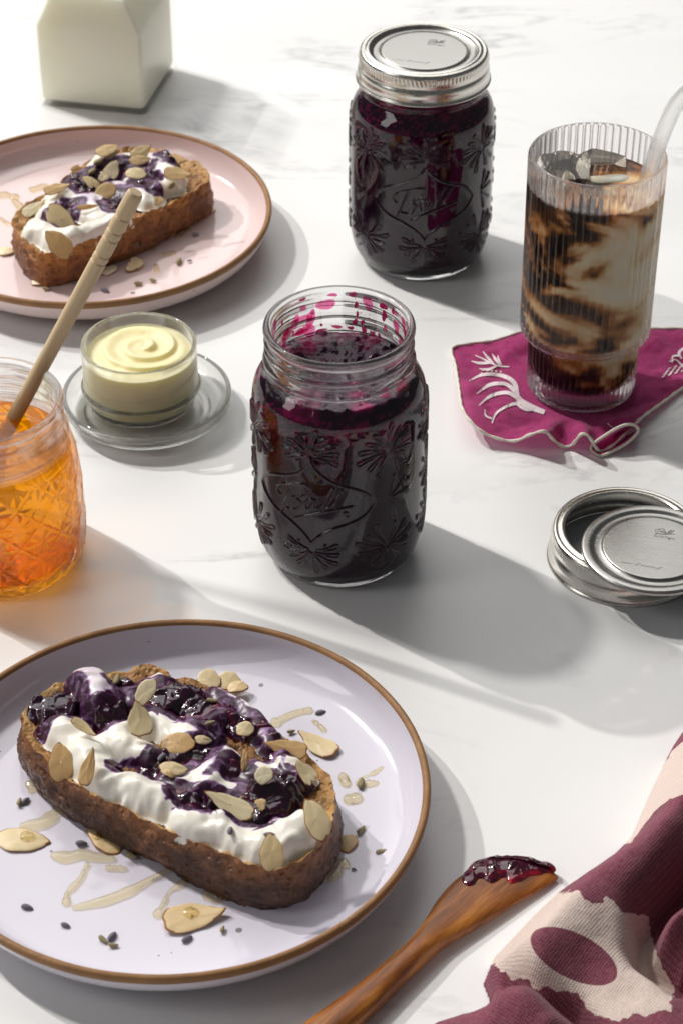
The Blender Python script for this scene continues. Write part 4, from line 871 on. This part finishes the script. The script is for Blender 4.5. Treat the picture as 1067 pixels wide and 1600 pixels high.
# ================================================================== honey drips
def drip(pts, ws, label, hgt=.0018, z=None, group='honey drips on the lilac plate'):
    z = PLATE_Z+.0001 if z is None else z
    P = np.array([at(x, y, z) for x, y in pts]) if len(pts) > 1 else np.array([at(pts[0][0]-3, pts[0][1], z), at(pts[0][0]+3, pts[0][1], z)])
    ws = list(ws) if len(pts) > 1 else [ws[0], ws[0]]
    mpp = np.linalg.norm(at(pts[0][0]+1, pts[0][1], z)-at(*pts[0], z)); wm = np.array(ws)*mpp/2
    m = 24; C = open_curve(P, m); wv = np.interp(np.linspace(0, 1, m), np.linspace(0, 1, len(wm)), wm)
    T = np.gradient(C, axis=0); T /= np.linalg.norm(T, axis=1)[:, None]+1e-12
    for s, e in ((0, 1), (m-1, -1)):                        # round caps
        C = np.vstack([C[0]-T[0]*wv[0]*f for f in (1., .97, .86, .6, .3)]+[C]) if e == 1 else np.vstack([C]+[C[-1]+T[-1]*wv[-1]*f for f in (.3, .6, .86, .97, 1.)])
    wv = np.r_[wv[0]*np.array([.02, .25, .52, .8, .95]), wv, wv[-1]*np.array([.95, .8, .52, .25, .02])]; T = np.vstack([T[:1]]*5+[T]+[T[-1:]]*5)
    wv = wv*(1+.7*(vnoise(np.arange(len(wv))*.35+pts[0][0], np.zeros(len(wv)))-.5)); Nn = np.stack([-T[:, 1], T[:, 0], 0*T[:, 0]], -1)
    prof = [(-1, 0), (-.97, .35), (-.85, .68), (-.55, .92), (0, 1), (.55, .92), (.85, .68), (.97, .35), (1, 0)]; V = []
    for c_, w2, n_ in zip(C, wv, Nn):
        for a, h in prof: V.append(c_+n_*w2*a+np.array([0, 0, hgt*h*min(1, w2/.0012)]))
    o = obj('honey_drip', mesh('honey_drip', V, grid_faces(len(C), len(prof)), MT['drip'])); return tag(o, label, 'honey drip', group)
for pts, ws, lb in [
    ([(86, 1338), (108, 1340), (128, 1335), (150, 1340), (168, 1341)], (14, 30, 22, 18, 24), 'wide pool of honey left of the long streak on lilac plate'),
    ([(118, 1419), (165, 1408), (205, 1392), (235, 1375), (270, 1358)], (10, 20, 20, 11, 8), 'longest honey streak across the front of the lilac plate'),
    ([(104, 1412), (106, 1396), (125, 1375), (137, 1352)], (12, 10, 6, 8), 'thin wavy honey trail left of the longest streak'),
    ([(246, 1430), (256, 1412), (264, 1395), (275, 1387), (292, 1376)], (12, 9, 5, 8, 9), 'short forked honey trail right of the longest streak'),
    ([(330, 1400), (345, 1400)], (28, 26), 'round honey drop behind the largest front almond flake'),
    ([(38, 1292), (68, 1286), (90, 1268)], (14, 22, 20), 'honey smear behind the left edge almond flake'),
    ([(52, 1228), (70, 1232)], (26, 18), 'honey drop beneath the left end of the dark crust'),
    ([(112, 1268), (135, 1280), (148, 1286)], (20, 24, 14), 'dark honey pool tucked under the front crust'),
    ([(168, 1357), (195, 1358)], (8, 9), 'small honey dab below the pool of honey'),
    ([(430, 1130), (450, 1120), (468, 1114), (482, 1112)], (16, 14, 9, 14), 'honey trail behind the toast on the right'),
    ([(490, 1128), (500, 1136), (506, 1142)], (6, 8, 8), 'little hooked honey drop beside the rear trail'),
    ([(560, 1226), (585, 1226)], (10, 16), 'oval honey drop right of the toast end'),
    ([(560, 1218), (580, 1212), (598, 1203)], (4, 7, 12), 'slim honey streak above the oval drop'),
    ([(545, 1250), (556, 1248)], (18, 20), 'honey drop touching the right end of the toast'),
    ([(536, 1215), (540, 1224)], (14, 14), 'faint honey drop between crust and translucent flake'),
    ([(520, 1372), (535, 1352)], (18, 22), 'pale honey puddle in the shadow of the toast end')]:
    drip(pts, ws, lb)
for pts, ws, lb in [([(-6, 303), (12, 306), (24, 308)], (14, 18, 14), 'honey pool at the left edge of the pink plate'), ([(24, 315), (36, 326), (44, 334)], (10, 16, 12), 'honey trail running to the left tip of small toast'), ([(54, 296), (68, 292)], (16, 16), 'honey drop behind the left end of small toast'), ([(0, 340), (10, 348), (20, 352)], (4, 6, 4), 'thin honey thread on pink plate at far left'), ([(278, 370), (288, 358), (294, 360)], (12, 16, 10), 'honey drop beside the almond flake on pink plate'), ([(238, 392), (240, 378), (246, 364)], (10, 16, 12), 'honey running from under the small toast'), ([(258, 398), (270, 396)], (9, 11), 'small honey drop on pink plate front'), ([(244, 415), (246, 424)], (7, 9), 'tiny honey bead in front on pink plate')]:
    drip(pts, ws, lb, .0012, None, 'honey drips on the pink plate')
# droplets on flakes
for px, py, z, w_, lb in [(44, 1307, .0072, 20, 'honey bead on the almond flake at the left edge'), (152, 1308, .0072, 11, 'left honey bead on the broad plate almond'), (175, 1301, .0072, 11, 'right honey bead on the broad plate almond'), (300, 1426, .0074, 22, 'honey bead on the largest front almond')]:
    drip([(px-2, py), (px+2, py)], (w_, w_*.9), lb, .0012, z, 'honey beads on almond flakes')

# ================================================================== dried lavender
def bud_mesh(kind):
    n = 14; z = np.linspace(-1, 1, 12); r = np.sqrt(np.clip(1-z**2, 0, 1))*(1-.25*z); a = np.arange(n)*2*np.pi/n
    rr = np.outer(r+.02, 1+.16*np.cos(a*7)); V = np.stack([np.repeat(z[:, None], n, 1)*1., rr*np.cos(a)*.40, rr*np.sin(a)*.36], -1).reshape(-1, 3)
    V[:, 2] += .15*V[:, 0]**2*(1 if kind else -1)
    return mesh('lavender_bud', V, ring_faces(12, n), MT['lav'] if kind == 0 else MT['lav2'])
BUD = [bud_mesh(0), bud_mesh(1)]
def bud(px, py, ang, lpx, lb, k=0, z=None, tree=None, group='dried lavender buds'):
    zz = PLATE_Z+.0011 if z is None else z
    if tree is not None:
        h, _ = hit(tree, px, py)
        if h is not None: zz = h[2]+.001
    p = at(px, py, zz); q = at(px+10*math.cos(R(ang)), py-10*math.sin(R(ang)), zz); a = math.atan2(q[1]-p[1], q[0]-p[0]); s = np.linalg.norm(q-p)/10*lpx/2
    o = obj('lavender_bud', BUD[k], None, tuple(p), (0, .08, a)); o.scale = (s, s*.95, max(s*.95, .0012)); return tag(o, lb, 'lavender bud', group)
for a in [(31, 1253, 75, 13, 'brown lavender bud at far left, left of a pair', 1), (41, 1250, 40, 15, 'grey lavender bud at far left, right of a pair', 0), (128, 1317, 0, 20, 'lavender bud resting above the honey pool', 0), (203, 1322, -15, 20, 'lavender bud in shadow beside the broad almond flake', 0), (206, 1336, -25, 20, 'straw coloured lavender bud below the broad almond flake', 1), (43, 1417, -12, 20, 'lavender bud alone near the left rim of lilac plate', 0), (103, 1445, -15, 16, 'lavender bud alone below the thin honey trail', 0), (162, 1468, -35, 17, 'left bud of the lavender cluster near the front rim', 1), (176, 1462, 50, 19, 'darkest bud of the lavender cluster near the front rim', 0), (178, 1477, 0, 17, 'lowest straw bud of the lavender cluster near front rim', 1), (293, 1466, 30, 20, 'lavender bud just below the largest front almond', 0), (348, 1452, 70, 12, 'reddish flower scrap right of the largest front almond', 1), (502, 1113, 12, 20, 'lavender bud behind the toast at the upper right', 0), (455, 1143, 15, 14, 'straw lavender bud between toast and rear honey trail', 1), (564, 1297, 45, 17, 'lavender bud right of the toast end on lilac plate', 1), (596, 1331, 15, 20, 'thin lavender sprig nearest the right rim of lilac plate', 1), (553, 1358, -10, 9, 'tiny dark lavender speck in the toast shadow', 0), (564, 1224, 80, 18, 'lavender bud lying in the oval honey drop', 1)]:
    bud(*a)
for px, py, an, l_, lb, k in [(421, 1304, 165, 20, 'lavender bud on top of the front hanging almond flake', 0), (183, 1062, 75, 17, 'lavender bud on the purple dollop at back left', 1), (329, 1130, 20, 18, 'lavender bud in glossy jam at the back centre', 1), (254, 1182, 45, 17, 'lavender bud in jam below the flat middle almond', 0), (332, 1095, -5, 18, 'pale lavender bud near the back edge of large toast', 1), (360, 1297, 80, 14, 'lavender bud standing in the front yogurt', 0), (235, 1172, 55, 12, 'small lavender bud left of the flat middle almond', 0), (376, 1250, 60, 14, 'straw lavender bud beside the sloping almond flake', 1)]:
    bud(px, py, an, l_, lb, k, None, FT)
for a in [(306, 366, 10, 12, 'lavender bud on pink plate right of the honey almond', 0), (297, 407, 10, 8, 'tiny lavender scrap on pink plate near the rim', 0), (280, 408, 60, 11, 'reddish almond skin scrap on pink plate', 1), (240, 438, -10, 12, 'lavender bud on pink plate front, right one', 1), (217, 443, 5, 15, 'lavender bud on pink plate front, left one', 1), (73, 451, 0, 13, 'lavender bud beside the small front almond on pink plate', 1), (115, 443, 0, 7, 'dark lavender speck in shadow of small toast', 0), (165, 453, -20, 14, 'wispy lavender sprig left of the dipper on pink plate', 0)]:
    bud(*a)
for px, py, an, l_, lb, k in [(155, 253, 35, 18, 'lavender bud in jam at the back of small toast', 1), (145, 268, 45, 14, 'lavender bud in jam below the back pair', 1), (268, 290, 50, 14, 'lavender bud on the right yogurt of small toast', 1)]:
    bud(px, py, an, l_, lb, k, None, RT)

# ================================================================== wooden spreader with jam
def spreader():
    sec = [  # upper edge px, lower edge px, thickness mm
        ((855, 1352), (872, 1366), 2.5), ((800, 1342), (846, 1384), 4), ((755, 1348), (812, 1405), 5), ((712, 1374), (770, 1432), 6), ((683, 1408), (728, 1458), 7), ((664, 1440), (692, 1480), 8), ((640, 1474), (660, 1508), 9), ((596, 1514), (622, 1545), 9.5), ((540, 1560), (580, 1588), 10), ((480, 1604), (535, 1628), 10.5), ((420, 1650), (480, 1672), 11), ((350, 1700), (415, 1730), 11)]
    U = open_curve([np.append(at(*s[0], .004)[:2], s[2]*.001) for s in sec], 90); Lw = open_curve([np.append(at(*s[1], .004)[:2], s[2]*.001) for s in sec], 90)
    n = 28; V = []
    for u, l in zip(U, Lw):
        c = (u[:2]+l[:2])/2; h = (l[:2]-u[:2])/2; th = u[2]
        for k in range(n):
            a = 2*math.pi*k/n; x = math.copysign(abs(math.cos(a))**.8, math.cos(a)); y = math.copysign(abs(math.sin(a))**.7, math.sin(a))
            V.append((*(c+h*x), .0003+th/2+th/2*y))
    m = 90; Fs = ring_faces(m, n).tolist()+[list(range(n))[::-1], [(m-1)*n+j for j in range(n)]]
    return np.array(V), Fs
V, Fs = spreader(); t = thing('butter_spreader', 'wooden spreader with berry jam on its blade beside the lilac plate', 'spreader')
ST = bvh_of(V, Fs)
piv = V.mean(0); dv = at(700, 1420)-at(540, 1570); rzw = math.atan2(dv[1], dv[0])
Rm = np.array([[math.cos(-rzw), -math.sin(-rzw)], [math.sin(-rzw), math.cos(-rzw)]]); Vl = V-piv; Vl[:, :2] = Vl[:, :2]@Rm.T
t.location = tuple(piv); t.rotation_euler = (0, 0, rzw)
obj('wooden_body', mesh('wooden_body', Vl, Fs, MT['olive']), t)
def blade_jam():
    pol = closed_curve([(722, 1368), (745, 1346), (785, 1336), (830, 1340), (860, 1350), (868, 1362), (845, 1368), (820, 1374), (800, 1382), (785, 1370), (768, 1380), (750, 1374), (738, 1384), (726, 1380)], 120)
    xs, ys = np.meshgrid(np.linspace(700, 880, 150), np.linspace(1325, 1395, 70), indexing='ij'); d = poly_sdf(xs+6*(fbm(xs*.07, ys*.07, 2)-.5), ys+6*(fbm(xs*.07+7, ys*.07, 2)-.5), pol)
    h = np.where(d > 0, 2.5*np.sqrt(np.clip(1-(1-np.clip(d/19, 0, 1))**2, 0, 1)), 0)*.001; h = h*(.8+.4*(fbm(xs*.04, ys*.05, 2)-.5))+np.maximum(0, fbm(xs*.06, ys*.09, 2)-.5)*.004*sstep(2, 8, d)
    Vv = []; idx = -np.ones(xs.shape, int)
    for i in range(xs.shape[0]):
        for j in range(xs.shape[1]):
            p, _ = hit(ST, xs[i, j], ys[i, j]+0)
            z0 = p[2] if p is not None else .0045
            if p is None: p = at(xs[i, j], ys[i, j], .0045)
            Vv.append((p[0], p[1], z0+h[i, j]-.0003)); idx[i, j] = len(Vv)-1
    keep = d > -.5; cell = keep[:-1, :-1] & keep[1:, :-1] & keep[:-1, 1:] & keep[1:, 1:]; i, j = np.where(cell)
    Fq = np.stack([idx[i, j], idx[i+1, j], idx[i+1, j+1], idx[i, j+1]], -1); Vv = np.array(Vv)
    thin = np.clip(sstep(12, 1, d)*sstep(1350, 1372, ys)*sstep(.3, .6, fbm(xs*.08, ys*.1, 3)), 0, 1).reshape(-1)
    used = np.unique(Fq); re = -np.ones(len(Vv), int); re[used] = np.arange(len(used))
    Vq = Vv[used]-piv; Vq[:, :2] = Vq[:, :2]@Rm.T
    return mesh('jam', Vq, re[Fq], MT['knifejam'], attrs={'thin': thin[used]})
obj('jam', blade_jam(), t)

# ================================================================== printed towel
def towel():
    edge = [(1075, 1128), (1048, 1168), (1022, 1222), (1000, 1272), (984, 1310), (950, 1345), (905, 1375), (862, 1405), (825, 1440), (795, 1472), (768, 1500), (757, 1528), (768, 1558), (760, 1576), (715, 1592), (672, 1606)]
    pe = [at(x, y, .004)[:2] for x, y in edge]
    out = np.array(pe+[at(640, 1680, 0)[:2], at(760, 1760, 0)[:2], at(1180, 1780, 0)[:2], at(1300, 1500, 0)[:2], at(1260, 1150, 0)[:2]])
    lo, hi = out.min(0), out.max(0); st = .0006
    gx, gy = np.meshgrid(np.arange(lo[0], hi[0], st), np.arange(lo[1], hi[1], st), indexing='ij'); d = poly_sdf(gx, gy, out)
    q = to_px(np.stack([gx, gy, np.full(gx.shape, .016)], -1)); qx, qy = q[..., 0], q[..., 1]
    def line(P):
        P = np.array(P, float); b = np.full(qx.shape, 1e9)
        for k in range(len(P)-1):
            e = P[k+1]-P[k]; tt = np.clip(((qx-P[k][0])*e[0]+(qy-P[k][1])*e[1])/(e@e), 0, 1); b = np.minimum(b, np.hypot(qx-P[k][0]-tt*e[0], qy-P[k][1]-tt*e[1]))
        return b
    z = .019*np.sqrt(np.clip(1-(1-np.clip(d/.020, 0, 1))**2, 0, 1))
    z = z+.007*(fbm(gx*32+1, gy*32, 2)-.45)*sstep(0, .018, d)
    z = z+.013*np.exp(-(line([(1090, 1200), (1040, 1300), (1000, 1360), (900, 1450), (830, 1490)])/60)**2)*sstep(0, .02, d)
    z = z-.024*np.exp(-(line([(1100, 1350), (1045, 1410), (1012, 1450), (1010, 1490), (1060, 1525), (1100, 1530)])/26)**2)*sstep(.0, .02, d)
    z = z+.010*np.exp(-(line([(1090, 1440), (1040, 1470)])/22)**2)
    z = z-.012*np.exp(-(line([(745, 1560), (790, 1530), (840, 1550), (900, 1580), (960, 1640)])/15)**2)*sstep(.0, .012, d)
    z = z+.008*np.exp(-(line([(790, 1580), (850, 1620)])/30)**2)
    z = np.maximum(z, .0012*sstep(-.0002, .002, d)+.0004)
    z = z+.0006*(fbm(gx*160, gy*160, 3)-.5)*sstep(0, .005, d)
    px = to_px(np.stack([gx, gy, z], -1)); X = px[..., 0]+5*(fbm(gx*500, gy*500, 2)-.5)*2.0; Y = px[..., 1]+5*(fbm(gx*500+3, gy*500+8, 2)-.5)*2.0
    flower = [(752, 1512), (768, 1478), (800, 1440), (838, 1404), (862, 1398), (905, 1391), (914, 1404), (926, 1412), (938, 1410), (946, 1402), (958, 1410), (968, 1420), (985, 1428), (1012, 1431), (1014, 1450), (1018, 1470), (1026, 1490), (1034, 1505), (1038, 1520), (1050, 1540), (1052, 1556), (1046, 1566), (1052, 1582), (1030, 1576), (1010, 1588), (990, 1582), (970, 1594), (940, 1590), (920, 1578), (905, 1558), (893, 1550), (878, 1552), (862, 1548), (852, 1542), (838, 1546), (826, 1534), (812, 1530), (800, 1532), (792, 1522), (780, 1518), (770, 1506), (762, 1510)]
    s1 = poly_sdf(X, Y, flower); ca, sa = math.cos(R(27)), math.sin(R(27)); ex = (px[..., 0]-896)*ca+(px[..., 1]-1494)*sa; ey = -(px[..., 0]-896)*sa+(px[..., 1]-1494)*ca
    s1 = np.minimum(s1, (np.hypot(ex/74, ey/35)-1)*35)
    s2 = poly_sdf(X*.4+px[..., 0]*.6, Y*.4+px[..., 1]*.6, [(1100, 1130), (1050, 1172), (1020, 1222), (998, 1270), (972, 1318), (985, 1318), (1000, 1296), (1022, 1268), (1046, 1248), (1080, 1238), (1110, 1240)])
    s3 = poly_sdf(X, Y, [(655, 1640), (700, 1615), (760, 1622), (800, 1660), (740, 1700), (660, 1690)])
    pr = np.maximum(np.maximum(s1, s2), s3)
    keep = d > 0; cell = keep[:-1, :-1] | keep[1:, :-1] | keep[:-1, 1:] | keep[1:, 1:]; use = np.zeros(gx.shape, bool)
    for a in (0, 1):
        for b in (0, 1): use[a:gx.shape[0]-1+a, b:gx.shape[1]-1+b] |= cell
    idx = -np.ones(gx.shape, int); idx[use] = np.arange(use.sum()); i, j = np.where(cell)
    return mesh('tea_towel', np.stack([gx[use], gy[use], z[use]], -1), np.stack([idx[i, j], idx[i+1, j], idx[i+1, j+1], idx[i, j+1]], -1), MT['towel'], attrs={'print': pr[use]})
tag(obj('tea_towel', towel()), 'rumpled burgundy linen towel with cream flower print at the lower right', 'tea towel')

# light bent by the clear glass on to the things around it
for o in bpy.data.objects:
    if o.type == 'MESH':
        if any('glass' in m.name and 'straw' not in m.name for m in o.data.materials if m): o.cycles.is_caustics_caster = True
        else: o.cycles.is_caustics_receiver = True
    if o.type == 'LIGHT' and o.name.startswith('key_lamp'): o.data.cycles.is_caustics_light = True
